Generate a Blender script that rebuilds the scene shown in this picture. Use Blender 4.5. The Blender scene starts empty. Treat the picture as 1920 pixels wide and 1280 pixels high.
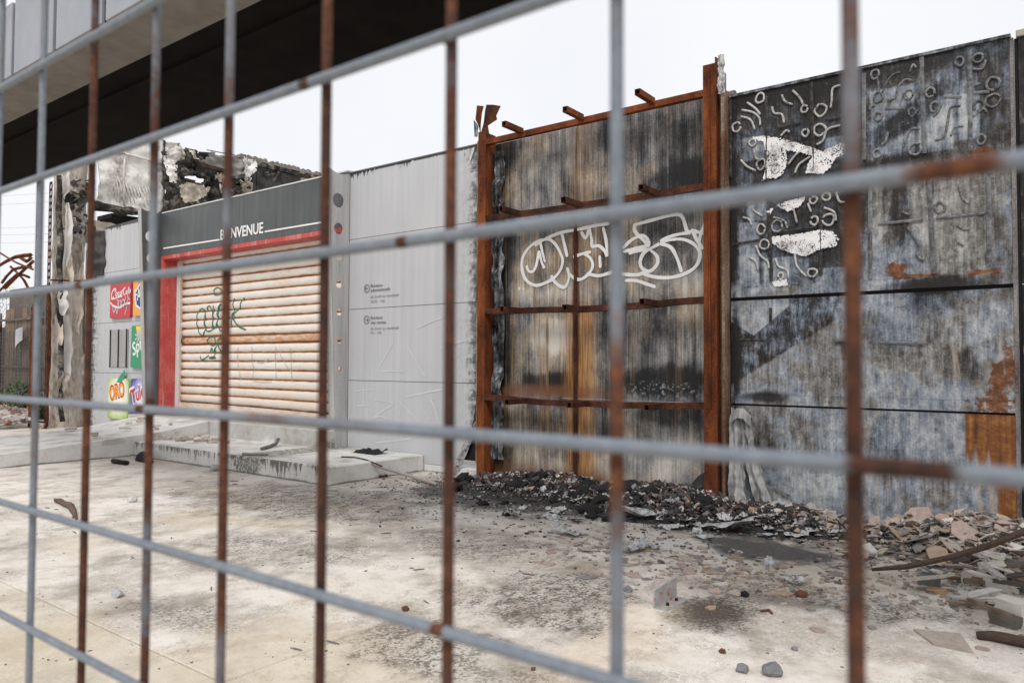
import bpy, bmesh, math, random
from mathutils import Vector, Matrix, noise as mn
R = math.radians
random.seed(7)
sc = bpy.context.scene
C = sc.collection

# ------------------------------------------------------------------ camera, world, sun, exposure
# World axes: x runs along the burnt wall (right positive), y away from the viewer, z up. Eye at x = y = 0.
EYE = 1.45
FPX = 1400.0                                     # focal length in photo pixels (photo 1920 wide)
yaw, pit, rol = R(36.9), R(1.76), R(0.24)
fw = Vector((-math.sin(yaw)*math.cos(pit), math.cos(yaw)*math.cos(pit), math.sin(pit)))
rt0 = Vector((math.cos(yaw), math.sin(yaw), 0)); up0 = rt0.cross(fw)
rt = rt0*math.cos(rol) + up0*math.sin(rol); up = -rt0*math.sin(rol) + up0*math.cos(rol)
cam = bpy.data.objects.new('camera', bpy.data.cameras.new('camera')); C.objects.link(cam)
cam.matrix_world = Matrix(((rt.x, up.x, -fw.x, 0), (rt.y, up.y, -fw.y, 0), (rt.z, up.z, -fw.z, EYE), (0, 0, 0, 1)))
cam.data.sensor_width = 36; cam.data.lens = 36*FPX/1920
cam.data.clip_start = 0.05; cam.data.clip_end = 2000
cam.data.dof.use_dof = True; cam.data.dof.focus_distance = 9.5; cam.data.dof.aperture_fstop = 4.8
sc.camera = cam

SUN_EL, SUN_AZ = R(52), R(152)                   # azimuth from +y towards +x: behind the viewer, to the right
w = bpy.data.worlds.new('World'); sc.world = w; w.use_nodes = True
nt = w.node_tree; nt.nodes.clear()
wo = nt.nodes.new('ShaderNodeOutputWorld'); bg = nt.nodes.new('ShaderNodeBackground')
sky = nt.nodes.new('ShaderNodeTexSky'); sky.sky_type = 'NISHITA'; sky.sun_disc = False
sky.sun_elevation = SUN_EL; sky.sun_rotation = SUN_AZ; sky.dust_density = 4; sky.air_density = 1
tc = nt.nodes.new('ShaderNodeTexCoord'); ns = nt.nodes.new('ShaderNodeTexNoise')
ns.inputs['Scale'].default_value = 2.2; ns.inputs['Detail'].default_value = 5
cr = nt.nodes.new('ShaderNodeValToRGB')
cr.color_ramp.elements[0].position = .35; cr.color_ramp.elements[0].color = (6.9, 7.05, 7.4, 1)
cr.color_ramp.elements[1].position = .65; cr.color_ramp.elements[1].color = (7.5, 7.55, 7.65, 1)
mx = nt.nodes.new('ShaderNodeMix'); mx.data_type = 'RGBA'; mx.inputs[0].default_value = .94
nt.links.new(tc.outputs['Generated'], ns.inputs['Vector']); nt.links.new(ns.outputs[0], cr.inputs[0])
nt.links.new(sky.outputs[0], mx.inputs[6]); nt.links.new(cr.outputs[0], mx.inputs[7])
nt.links.new(mx.outputs[2], bg.inputs[0]); bg.inputs[1].default_value = .10
nt.links.new(bg.outputs[0], wo.inputs[0])
sun = bpy.data.objects.new('sun', bpy.data.lights.new('sun', 'SUN')); C.objects.link(sun)
sun.data.energy = 1.5; sun.data.angle = R(20); sun.data.color = (1, .965, .92)
sd = Vector((math.sin(SUN_AZ)*math.cos(SUN_EL), math.cos(SUN_AZ)*math.cos(SUN_EL), math.sin(SUN_EL)))
sun.rotation_euler = sd.to_track_quat('Z', 'Y').to_euler(); sun.location = (0, -5, 20)
vs = sc.view_settings; vs.view_transform = 'Standard'; vs.look = 'None'; vs.exposure = 0.43; vs.gamma = 1
vs.use_curve_mapping = False
sc.cycles.max_bounces = 6; sc.cycles.diffuse_bounces = 4

# ------------------------------------------------------------------ survey helpers: a sight line met with a real plane
def ray(px, py): return rt*((px-960)/FPX) + fw - up*((py-640)/FPX)
def W(px, py, y):                                # plane parallel to the wall -> (x, z)
    d = ray(px, py); t = y/d.y; return d.x*t, EYE + d.z*t
def G(px, py, z=0.0):                            # horizontal plane -> (x, y)
    d = ray(px, py); t = (z-EYE)/d.z; return d.x*t, d.y*t
def S(px, py, x):                                # plane square to the wall -> (y, z)
    d = ray(px, py); t = x/d.x; return d.y*t, EYE + d.z*t
N = 7.45                                         # distance of the wall face

# ------------------------------------------------------------------ node material builder
class Mat:
    def __init__(s, name, rough=.85, metal=0, spec=.3):
        s.m = bpy.data.materials.new(name); s.m.use_nodes = True; s.nt = s.m.node_tree
        s.b = s.nt.nodes['Principled BSDF']
        s.b.inputs['Roughness'].default_value = rough; s.b.inputs['Metallic'].default_value = metal
        s.b.inputs['Specular IOR Level'].default_value = spec
        g = s.nt.nodes.new('ShaderNodeNewGeometry'); s.pos = g.outputs['Position']; s.geo = g
        sp = s.nt.nodes.new('ShaderNodeSeparateXYZ'); s.nt.links.new(s.pos, sp.inputs[0])
        s.x, s.y, s.z = sp.outputs
    def L(s, v, sock):
        if isinstance(v, bpy.types.NodeSocket): s.nt.links.new(v, sock)
        elif isinstance(v, (tuple, list)): sock.default_value = (*v, 1) if len(v) == 3 and sock.type == 'RGBA' else v
        else: sock.default_value = v
    def math(s, op, a, b=0.0, clamp=False):
        n = s.nt.nodes.new('ShaderNodeMath'); n.operation = op; n.use_clamp = clamp
        s.L(a, n.inputs[0]); s.L(b, n.inputs[1]); return n.outputs[0]
    def add(s, *v):
        r = v[0]
        for q in v[1:]: r = s.math('ADD', r, q)
        return r
    def mul(s, *v):
        r = v[0]
        for q in v[1:]: r = s.math('MULTIPLY', r, q)
        return r
    def max(s, *v):
        r = v[0]
        for q in v[1:]: r = s.math('MAXIMUM', r, q)
        return r
    def vec(s, sx, sy, sz, off=0.0):
        n = s.nt.nodes.new('ShaderNodeMapping'); n.inputs['Scale'].default_value = (sx, sy, sz)
        n.inputs['Location'].default_value = (off, off*.7, off*1.3); s.L(s.pos, n.inputs[0]); return n.outputs[0]
    def noise(s, scale, detail=5, rough=.55, stretch=(1, 1, 1), off=0.0, dist=0.0):
        n = s.nt.nodes.new('ShaderNodeTexNoise'); n.inputs['Scale'].default_value = scale
        n.inputs['Detail'].default_value = detail; n.inputs['Roughness'].default_value = rough
        n.inputs['Distortion'].default_value = dist
        s.L(s.vec(*stretch, off), n.inputs['Vector']); return n.outputs[0]
    def sm(s, v, lo, hi):                        # smooth step, lo -> 0, hi -> 1 (lo may exceed hi)
        n = s.nt.nodes.new('ShaderNodeMapRange'); n.interpolation_type = 'SMOOTHSTEP'
        s.L(v, n.inputs['Value'])
        if lo < hi:
            n.inputs['From Min'].default_value = lo; n.inputs['From Max'].default_value = hi; return n.outputs[0]
        n.inputs['From Min'].default_value = hi; n.inputs['From Max'].default_value = lo
        return s.math('SUBTRACT', 1.0, n.outputs[0])
    def ramp(s, v, stops):
        n = s.nt.nodes.new('ShaderNodeValToRGB'); e = n.color_ramp.elements
        while len(e) < len(stops): e.new(.5)
        for k, (p, c) in enumerate(stops): e[k].position = p; e[k].color = (*c, 1)
        s.L(v, n.inputs[0]); return n.outputs[0]
    def mix(s, f, a, b, mode='MIX'):
        n = s.nt.nodes.new('ShaderNodeMix'); n.data_type = 'RGBA'; n.blend_type = mode; n.clamp_factor = True
        s.L(f, n.inputs[0]); s.L(a, n.inputs[6]); s.L(b, n.inputs[7]); return n.outputs[2]
    def ell(s, a, b, ca, cb, ra, rb, soft=.6, warp=None, amt=.8):   # ellipse with a ragged rim, 1 inside
        da = s.math('DIVIDE', s.math('SUBTRACT', a, ca), ra); db = s.math('DIVIDE', s.math('SUBTRACT', b, cb), rb)
        d = s.math('SQRT', s.add(s.mul(da, da), s.mul(db, db)))
        if warp is not None: d = s.add(d, s.mul(s.math('SUBTRACT', warp, .5), amt*2))
        return s.sm(d, 1.0, 1.0-soft)
    def attr(s, name, kind='GEOMETRY'):
        n = s.nt.nodes.new('ShaderNodeAttribute'); n.attribute_type = kind; n.attribute_name = name; return n.outputs['Fac']
    def island(s): return s.geo.outputs['Random Per Island']
    def objrand(s): return s.nt.nodes.new('ShaderNodeObjectInfo').outputs['Random']
    def done(s, col, bump=None, strength=.3, dist=.01, rough=None):
        s.L(col, s.b.inputs['Base Color'])
        if rough is not None: s.L(rough, s.b.inputs['Roughness'])
        if bump is not None:
            n = s.nt.nodes.new('ShaderNodeBump'); n.inputs['Strength'].default_value = strength
            n.inputs['Distance'].default_value = dist; s.L(bump, n.inputs['Height'])
            s.nt.links.new(n.outputs[0], s.b.inputs['Normal'])
        return s.m

def flat(name, col, rough=.7, var=.12, scale=30, metal=0, spec=.3):
    m = Mat(name, rough, metal, spec); n = m.noise(scale, 5); n2 = m.noise(2.5, 4, off=3)
    k = m.add(m.mul(n, .5), m.mul(n2, .5))
    return m.done(m.ramp(k, [(.3, tuple(c*(1-var) for c in col)), (.7, tuple(min(1, c*(1+var)) for c in col))]), n, .12, .004)

# --- ground
m = Mat('pale_concrete', .92)
n1 = m.noise(1.1, 6, .6); n2 = m.noise(7, 7, .65, off=4); n3 = m.noise(46, 6, .75, off=9); n4 = m.noise(.45, 3, off=2)
n5 = m.noise(16, 5, .6, (1, .5, 1), off=12)
col = m.ramp(m.add(m.mul(n1, .55), m.mul(n2, .45)), [(.33, (.49, .42, .35)), (.43, (.645, .585, .52)), (.53, (.745, .70, .64)), (.66, (.80, .765, .715))])
mot = m.noise(2.6, 7, .72, (1, .8, 1), off=50); fine = m.noise(90, 4, .7, off=60)
col = m.mix(m.mul(m.sm(m.add(m.mul(mot, .62), m.mul(n3, .38)), .485, .60), .60), col, (.29, .245, .20))
glob = m.mul(m.sm(m.noise(.9, 5, .65, off=77), .48, .60), m.sm(m.add(m.mul(n3, .6), m.mul(fine, .4)), .55, .47), .42); col = m.mix(glob, col, (.16, .125, .095))
col = m.mix(m.mul(m.sm(m.add(m.mul(mot, .35), m.mul(fine, .65)), .53, .60), .6), col, (.27, .23, .19))
near = m.sm(m.y, 2.05, 1.9)
col = m.mix(m.mul(near, .5), col, m.ramp(m.add(m.mul(n2, .5), m.mul(n3, .5)), [(.35, (.50, .44, .33)), (.62, (.66, .60, .49))]))
ochre = m.mul(m.sm(n4, .50, .66), .45); col = m.mix(ochre, col, (.60, .49, .34))
rest = m.noise(3.2, 5, .6, off=21)
patch = m.max(m.ell(m.x, m.y, -2.62, 3.95, .80, .95, .5, rest, .7), m.ell(m.x, m.y, -1.72, 4.28, .36, .50, .45, rest, .6),
    m.mul(m.ell(m.x, m.y, -2.7, 2.9, .6, .7, .6, rest, .9), .9), m.mul(m.ell(m.x, m.y, -6.6, 5.0, 2.2, 1.1, .6, rest, .8), 1.0),
    m.mul(m.ell(m.x, m.y, -5.0, 3.6, 1.1, .9, .7, rest, 1.0), .75), m.mul(m.ell(m.x, m.y, -1.9, 2.75, .7, .45, .6, rest, .8), .8), m.mul(m.ell(m.x, m.y, -3.9, 4.7, 1.2, .7, .7, rest, .8), .85),
    m.mul(m.ell(m.x, m.y, -4.2, 2.35, .9, .25, .8, rest, 1.0), .7), m.mul(m.ell(m.x, m.y, -1.2, 4.95, 1.3, .40, .6, rest, .9), 1.0), m.mul(m.ell(m.x, m.y, -1.75, 4.28, .20, .30, .8, rest, .4), 1.3))
speck = m.sm(m.add(m.mul(n3, .6), m.mul(n5, .3), m.mul(fine, .2)), .58, .50)
col = m.mix(m.mul(patch, m.add(m.mul(speck, .72), .22)), col, (.088, .072, .058))
col = m.mix(m.mul(m.sm(n3, .40, .30), m.sm(n1, .40, .58), .55), col, (.22, .18, .14))
grime = m.mul(m.sm(m.y, 4.2, 6.3), m.add(m.mul(n2, .9), -.05)); col = m.mix(m.mul(grime, .8), col, (.21, .185, .165))
soot = m.max(m.ell(m.x, m.y, -4.9, 6.6, 1.9, 1.1, .5, rest, .5), m.ell(m.x, m.y, -2.6, 6.75, 1.6, .8, .5, rest, .5), m.ell(m.x, m.y, -1.95, 6.0, .68, .46, .45, rest, .9))
col = m.mix(m.mul(soot, .9), col, m.ramp(n3, [(.4, (.028, .026, .027)), (.6, (.085, .082, .085))]))
pool_ = m.max(m.mul(m.ell(m.x, m.y, -1.72, 4.26, .30, .42, .75, rest, .4), 1.15), m.mul(m.ell(m.x, m.y, -1.45, 4.75, .8, .25, .8, rest, .7), .6)); col = m.mix(m.mul(pool_, m.sm(n3, .78, .45)), col, (.082, .066, .052))
tyre = m.mul(m.sm(m.math('ABSOLUTE', m.add(m.x, 1.35, m.mul(m.y, .12), m.mul(rest, .3))), .30, .05), m.sm(m.y, 4.4, 3.9), .28); col = m.mix(tyre, col, (.68, .53, .36))
CONC = m.done(col, m.add(n2, m.mul(n3, .8)), .4, .014)

# --- painted concrete of step, ramp and sill: white with black algae runs
m = Mat('limewashed_concrete', .9)
n1 = m.noise(3, 5); n2 = m.noise(30, 6, .7); st = m.noise(1, 5, .6, (26, 26, 1.6)); b = m.noise(1.5, 4, off=5)
col = m.ramp(m.add(m.mul(n1, .6), m.mul(n2, .4)), [(.3, (.48, .465, .44)), (.5, (.62, .61, .59)), (.7, (.70, .695, .68))])
front = m.mul(m.sm(m.y, 5.85, 5.84), m.sm(m.x, -11.753, -11.75)); sillm = m.mul(m.sm(m.y, 7.05, 7.08), .35)
mo = m.noise(20, 6, .7, (1, 1, .5), off=31)
runs = m.mul(m.sm(m.add(m.mul(st, .42), m.mul(b, .45), m.mul(mo, .35), m.mul(m.math('SUBTRACT', m.z, .12), .75)), .62, .71), m.max(front, sillm)); col = m.mix(m.mul(runs, .85), col, (.075, .068, .055))
pt = m.ell(m.x, m.z, -8.75, .14, .36, .22, .3, n2, .4); col = m.mix(m.mul(pt, m.sm(n2, .68, .42), .85), col, (.09, .08, .06))
flt = m.mul(m.sm(m.noise(2.2, 6, .65, off=8), .49, .62), m.add(m.mul(m.sm(m.z, .18, .21), .4), .15)); col = m.mix(flt, col, (.30, .265, .22))
foot = m.mul(m.sm(m.add(m.z, m.mul(n1, .05)), .055, .03), .8); col = m.mix(foot, col, (.09, .08, .065))
WASH = m.done(col, n2, .3, .008)

# --- light grey cladding
def cladding(name, edge_lo, edge_hi):
    m = Mat(name, .5, 0, .35)
    st = m.noise(1, 4, .5, (16, 1, .45)); f = m.noise(60, 4); b = m.noise(1.2, 4, off=2); st2 = m.noise(1, 5, .6, (34, 1, 1.1), off=6)
    col = m.ramp(m.add(m.mul(st, .6), m.mul(b, .4)), [(.30, (.425, .432, .452)), (.5, (.47, .477, .498)), (.72, (.52, .527, .545))])
    rust = m.mul(m.sm(m.z, 1.0, .1), m.sm(st, .45, .7), .25); col = m.mix(rust, col, (.40, .36, .31))
    drip = m.mul(m.sm(m.add(m.math('MULTIPLY', m.math('SUBTRACT', m.z, 4.27), 2.6), m.mul(st2, 1.0)), .43, .50), m.sm(m.z, 3.75, 4.0), m.add(m.sm(m.noise(1.5, 3, .5, off=18), .46, .56), m.sm(m.z, 4.27, 4.29)))
    col = m.mix(m.mul(drip, .92), col, (.035, .033, .034))
    e = m.sm(m.x, edge_lo, edge_hi); sp = m.noise(11, 7, .7, (1, 1, .8), off=3); wr = m.noise(1, 4, .6, (3, 1, 17), off=7)
    burn = m.sm(m.add(m.mul(e, .62), m.mul(m.add(m.mul(sp, .62), m.mul(wr, .38)), .95)), .90, 1.10); col = m.mix(m.mul(burn, .95), col, (.02, .019, .02))
    tint = m.mul(e, m.sm(sp, .35, .7), .5); col = m.mix(tint, col, (.20, .19, .185))
    spk = m.mul(m.sm(m.noise(38, 3, .5, (1, 1, .4), off=5), .66, .72), m.sm(m.x, edge_lo-(edge_hi-edge_lo)*.8, edge_hi)); col = m.mix(m.mul(spk, .8), col, (.05, .045, .04))
    return m.done(col, m.add(m.mul(st2, .5), m.mul(wr, m.mul(e, 2.5))), .22, .01)
CLAD = cladding('grey_cladding', -6.75, -6.05)
CLAD2 = cladding('grey_cladding_left', -15.9, -17.2)

# --- scorched sheet behind the rusty frame
m = Mat('scorched_sheet', .62, 0, .35)
s1 = m.noise(1, 6, .65, (34, 1, .8)); s2 = m.noise(1, 5, .6, (10, 1, .45), off=3, dist=.5); b = m.noise(1.15, 4, .6, off=1); f = m.noise(40, 5, .7)
s3 = m.noise(1, 5, .6, (13, 1, .40), off=11, dist=.7); b2 = m.noise(2.3, 5, .6, (1, 1, .7), off=14)
s4 = m.noise(1, 6, .7, (60, 1, 2.2), off=9)
wv = m.noise(2.6, 5, .6, off=30)
E_ = lambda w_, cx, cz, rx, rz, soft=.9, wa=.5: m.mul(m.ell(m.x, m.z, cx, cz, rx, rz, soft, wv, wa), w_)
dv = lambda n_, g_: m.mul(m.math('SUBTRACT', n_, .5), g_)
V = m.add(.50, dv(s1, .42), dv(s4, .60), dv(s2, .65), dv(b2, 1.25), dv(b, .5), dv(f, .40),
    E_(.12, -5.35, 3.75, .7, .6), E_(.10, -5.2, 3.42, .3, .2), E_(-.20, -3.4, 3.8, .75, .6), E_(-.28, -3.25, 3.5, .5, .24, .7), E_(.15, -3.75, 3.9, .12, .3),
    E_(-.10, -3.7, 2.85, .7, .4), E_(.20, -4.95, 2.32, 1.0, .22), E_(.22, -3.25, 2.35, .45, .22), E_(-.15, -4.3, 2.9, .3, .4),
    E_(.16, -5.2, 1.72, .62, .5), E_(.36, -5.0, 1.80, .34, .30, .7), E_(-.36, -5.1, 1.24, .62, .17, .7), E_(-.14, -3.85, 1.75, .55, .5), E_(-.42, -3.5, 1.27, .75, .22, .7), E_(.30, -3.02, 1.65, .18, .55, .8), E_(.12, -4.35, 1.6, .25, .5),
    E_(-.24, -5.25, .72, .5, .38), E_(.18, -5.0, .18, .7, .24), E_(-.26, -3.5, .90, .85, .16, .7), E_(.14, -3.7, .35, .9, .35), m.mul(m.sm(m.x, -5.5, -5.85), -.34))
cold = m.ramp(V, [(.10, (.008, .008, .009)), (.26, (.032, .032, .034)), (.42, (.115, .113, .115)), (.58, (.245, .24, .238)), (.76, (.44, .43, .42)), (.95, (.60, .59, .575))])
warm = m.ramp(V, [(.10, (.009, .008, .007)), (.26, (.042, .033, .026)), (.42, (.150, .122, .095)), (.58, (.30, .255, .205)), (.76, (.47, .42, .355)), (.95, (.60, .56, .50))])
col = m.mix(m.sm(m.add(b, dv(b2, .6), E_(.14, -4.6, 2.7, 1.2, .6), E_(.10, -5.0, 1.5, .9, .6), E_(-.15, -3.5, .4, .9, .5), E_(-.14, -3.5, 3.6, .8, .6)), .42, .58), cold, warm)
asht = m.mul(m.ell(m.x, m.z, -3.55, 1.16, .75, .14, .6, wv, .5), m.sm(m.noise(24, 6, .7, off=2), .52, .64), .8); col = m.mix(asht, col, (.27, .29, .325))
drips = m.mul(m.sm(m.noise(1, 4, .6, (46, 1, .55), off=61, dist=.2), .63, .69), m.sm(m.z, 2.2, 2.6), .7); col = m.mix(drips, col, (.035, .027, .02))
oc = m.mul(m.sm(m.add(m.mul(s3, .6), m.mul(s2, .25), m.mul(s4, .15)), .52, .60), m.add(m.mul(m.sm(m.x, -3.9, -4.6), .6), .28), m.sm(b2, .25, .6)); col = m.mix(oc, col, m.ramp(s4, [(.4, (.11, .06, .024)), (.6, (.28, .17, .07))]))
dx = m.math('ABSOLUTE', m.add(m.x, 4.72)); edge = m.mul(m.math('SUBTRACT', wv, .5), .16)
dx2 = m.math('ABSOLUTE', m.add(m.x, 4.66)); halo = m.mul(m.sm(m.add(dx2, edge), .30, .06), m.add(m.mul(m.sm(m.z, 2.35, 1.9), .8), .2)); col = m.mix(m.mul(halo, m.sm(s1, .22, .55), .95), col, m.ramp(s4, [(.4, (.20, .072, .014)), (.6, (.44, .21, .045))]))
seam = m.mul(m.sm(m.add(dx, m.mul(edge, .6)), .06, .025), m.sm(m.z, 3.4, 2.9)); col = m.mix(m.mul(seam, .92), col, (.055, .022, .012))
foot = m.mul(m.sm(m.add(m.z, m.mul(edge, 2.0)), .34, .05), m.sm(m.x, -3.9, -4.4)); col = m.mix(m.mul(foot, .8), col, (.15, .06, .022))
cor = m.mul(m.sm(m.add(m.math('ABSOLUTE', m.add(m.z, -1.12)), m.mul(edge, 1.2)), .13, .02), m.sm(m.x, -4.1, -4.6), .75); col = m.mix(cor, col, (.16, .065, .025))
SHEET = m.done(col, m.add(m.mul(s1, .6), m.mul(f, .5)), .28, .008)

# --- burnt black wall
m = Mat('charred_cladding', .6, 0, .35)
s = m.noise(1, 6, .65, (20, 1, 1.25)); f = m.noise(13, 8, .68, off=3); b = m.noise(1.5, 4, .6, off=8); g = m.noise(52, 5, .7, off=1); bb = m.noise(2.7, 5, .6, off=17)
f2 = m.noise(9, 8, .72, (1.6, 1, .6), off=33, dist=.6)
s5 = m.noise(1, 6, .7, (44, 1, 3.2), off=44); bb2 = m.noise(4.5, 7, .68, off=71)
E_ = lambda w_, cx, cz, rx, rz, soft=.9, wa=.6: m.mul(m.ell(m.x, m.z, cx, cz, rx, rz, soft, bb, wa), w_)
dv = lambda n_, g_: m.mul(m.math('SUBTRACT', n_, .5), g_)
def bx_(x0, x1, z0, z1, e=.012): return m.mul(m.sm(m.x, x0-e, x0+e), m.sm(m.x, x1+e, x1-e), m.sm(m.z, z0-e, z0+e), m.sm(m.z, z1+e, z1-e))
tl = m.mul(m.sm(m.add(m.z, dv(bb, .2)), 2.22, 2.30), m.sm(m.add(m.x, dv(bb2, .5)), -1.38, -1.66)); tr = m.mul(m.sm(m.z, 3.22, 3.30), m.sm(m.x, -1.66, -1.5))
plate = m.max(bx_(-2.66, -2.42, 3.52, 3.76), bx_(-2.62, -2.42, 2.90, 3.15), bx_(-1.86, -1.60, 3.40, 3.62), bx_(-2.45, -2.02, 2.24, 2.52), bx_(-2.7, -2.5, 2.25, 2.9), bx_(-1.98, -1.6, 2.26, 2.38))
bplate = m.mul(tr, m.max(bx_(-1.46, -1.10, 3.34, 3.98), bx_(-1.07, -.80, 3.34, 3.82), bx_(-.76, -.60, 3.40, 3.8)))
dcl = m.math('ABSOLUTE', m.add(m.mul(m.add(m.x, 1.2), -.55), m.add(m.z, -3.66), dv(bb, .12)))     # slanting band of blistered soot
cloud = m.mul(m.sm(dcl, .15, .06), m.sm(m.x, -1.5, -1.38), m.sm(m.x, -.82, -.95))
diag = m.add(m.mul(m.add(m.x, 2.75), .62), m.mul(m.add(m.z, -1.28), -1.0))
wedge = m.mul(m.sm(diag, .02, -.015), m.sm(m.z, 2.16, 2.10), m.sm(m.z, 1.10, 1.25), m.sm(m.add(m.x, dv(bb, .4)), -1.62, -1.95))
pw = m.mul(m.sm(m.add(m.mul(m.add(m.x, 2.72), 1.0), m.mul(m.add(m.z, -2.12), -1.2)), .62, .60), m.sm(m.add(m.mul(m.add(m.x, 2.72), 1.0), m.mul(m.add(m.z, -2.02), 1.6)), -.28, -.26), m.sm(m.z, 1.72, 1.74), m.sm(m.x, -2.2, -2.215))
wedge = m.mul(wedge, m.math('SUBTRACT', 1.0, pw))
V = m.add(.495, m.mul(m.sm(m.z, 2.12, 2.0), .06), dv(s, .30), dv(s5, .46), dv(f, .50), dv(b, .60), dv(f2, .62), dv(bb2, .45), dv(g, .3),
    m.mul(tl, -.27), m.mul(tr, -.06), m.mul(plate, tl, .24), m.mul(bplate, .19), m.mul(cloud, -.34), m.mul(wedge, m.add(-.12, dv(f2, .9)), 1.0), m.mul(wedge, -.10), m.mul(pw, .06),
    m.mul(m.sm(m.add(m.z, dv(bb2, .5)), 3.95, 4.12), -.20), E_(.17, -.85, 2.68, .45, .6), E_(.15, -1.42, 2.7, .12, .5), E_(-.22, -1.22, 2.78, .10, .45, .6), E_(-.25, -1.2, 3.33, .5, .10), E_(-.12, -.5, 3.7, .3, .6),
    E_(-.34, -.95, 2.16, .5, .10, .7), E_(-.22, -1.0, 2.02, .45, .16), E_(-.16, -.72, 1.45, .14, .25, .6), E_(-.10, -1.35, 1.7, .4, .3), E_(-.14, -2.45, .55, .3, .5), E_(-.12, -1.3, .75, .3, .35), E_(-.32, -2.74, 1.5, .07, .7, .7), E_(-.22, -2.5, 1.14, .35, .06, .7), E_(.12, -2.0, .3, .7, .3), m.mul(m.sm(m.x, -2.70, -2.77), -.2))
cold = m.ramp(V, [(.10, (.006, .006, .007)), (.24, (.017, .018, .022)), (.36, (.058, .068, .087)), (.48, (.135, .158, .195)), (.60, (.235, .262, .30)), (.74, (.39, .405, .42)), (.92, (.58, .58, .58))])
grey = m.ramp(V, [(.10, (.007, .006, .006)), (.24, (.022, .019, .018)), (.36, (.068, .062, .058)), (.48, (.15, .143, .135)), (.60, (.265, .258, .25)), (.74, (.43, .42, .405)), (.92, (.60, .59, .57))])
T = m.sm(m.add(b, dv(bb2, .7), m.mul(bplate, .2), m.mul(plate, .12), m.mul(tl, -.03), E_(-.12, -.85, 2.68, .45, .6)), .40, .55)
col = m.mix(T, grey, cold)
cream = m.mul(m.sm(m.noise(1, 5, .6, (12, 1, 1.3), off=23, dist=.4), .57, .68), m.sm(m.x, -1.7, -.9), m.sm(m.z, 2.2, 2.0), .6); col = m.mix(cream, col, (.42, .355, .28))
fleck = m.mul(m.sm(m.noise(34, 5, .65, off=81), .63, .70), m.sm(bb, .45, .6), .55); col = m.mix(fleck, col, (.42, .42, .425))
pit = m.mul(m.sm(m.noise(40, 4, .6, off=91), .64, .70), m.sm(bb2, .45, .58), .7); col = m.mix(pit, col, (.016, .015, .015))
stain = m.max(m.ell(m.x, m.z, -.95, 2.15, .42, .07, .7, bb, .6), m.ell(m.x, m.z, -1.55, 3.3, .3, .06, .7, bb, .5), m.mul(m.ell(m.x, m.z, -2.72, 1.5, .07, .6, .7, bb, .6), .9), m.mul(m.ell(m.x, m.z, -2.45, 1.14, .35, .08, .7, bb, .5), .9))
col = m.mix(m.mul(stain, .95), col, (.014, .013, .013))
hw = m.mul(m.math('SUBTRACT', bb, .5), .14)
box = m.mul(m.sm(m.x, -.755, -.735), m.sm(m.z, 1.07, 1.055)); run = m.noise(1, 4, .55, (16, 1, .5), off=5)
col = m.mix(m.mul(box, m.sm(m.add(run, m.mul(m.sm(m.x, -.56, -.44), .55), m.mul(m.sm(m.z, .35, 1.0), .50)), .58, .80)), col, m.ramp(m.add(m.mul(run, .6), m.mul(f, .5)), [(.42, (.07, .026, .011)), (.55, (.19, .066, .016)), (.7, (.34, .17, .045))]))
rsp = m.max(m.ell(m.x, m.z, -1.26, 2.32, .09, .10, .3, f, 1.3), m.ell(m.x, m.z, -1.12, 2.25, .2, .022, .4, f, 1.4), m.ell(m.x, m.z, -.60, 2.25, .19, .030, .4, f, 1.5), m.ell(m.x, m.z, -.60, 3.27, .13, .06, .4, f, 1.5), m.ell(m.x, m.z, -.52, 1.14, .17, .11, .4, f, 1.8), m.ell(m.x, m.z, -.50, 1.30, .08, .22, .4, f, 1.8), m.ell(m.x, m.z, -2.06, .52, .05, .05, .7, f, .6), m.ell(m.x, m.z, -.42, 1.45, .05, .3, .5, f, 1.6))
col = m.mix(m.mul(rsp, .93), col, m.ramp(f, [(.4, (.085, .027, .010)), (.6, (.215, .072, .018))]))
CHAR = m.done(col, m.add(m.mul(f, 1.0), m.mul(g, .6), m.mul(f2, .6), m.mul(cloud, m.noise(30, 5, .7, off=95), 2.0)), .6, .014)

m = Mat('bead_sealant', .7); f = m.noise(40, 5); b = m.noise(2.5, 4)
lf = m.sm(m.x, -1.35, -1.7); k = m.add(m.mul(f, .5), m.mul(b, .5))
BEAD = m.done(m.mix(lf, m.ramp(k, [(.38, (.06, .06, .063)), (.50, (.16, .165, .175)), (.64, (.30, .30, .30))]), m.ramp(k, [(.36, (.07, .07, .07)), (.46, (.32, .315, .31)), (.6, (.52, .51, .50))])), f, .4, .005)
m = Mat('sooty_strip', .8); f = m.noise(25, 6)
g2 = m.noise(4, 4, off=5); STRIP = m.done(m.mix(m.sm(m.add(m.x, m.mul(g2, .4)), -1.5, -1.2), m.ramp(f, [(.4, (.018, .017, .017)), (.6, (.06, .055, .05)), (.72, (.12, .10, .08))]), m.ramp(m.add(m.mul(f, .5), m.mul(g2, .5)), [(.4, (.07, .07, .073)), (.52, (.16, .165, .175)), (.65, (.25, .25, .255))])), f, .4, .006)
m = Mat('speckled_white_paint', .7); f = m.noise(45, 6, .75); b = m.noise(5, 5)
WREM = m.done(m.mix(m.sm(m.add(m.mul(f, .6), m.mul(b, .4)), .46, .38), m.ramp(m.add(m.mul(b, .7), m.mul(f, .3)), [(.36, (.30, .28, .27)), (.5, (.70, .69, .70)), (.6, (.76, .75, .76))]), (.03, .03, .03)), f, .2, .004)

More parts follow.
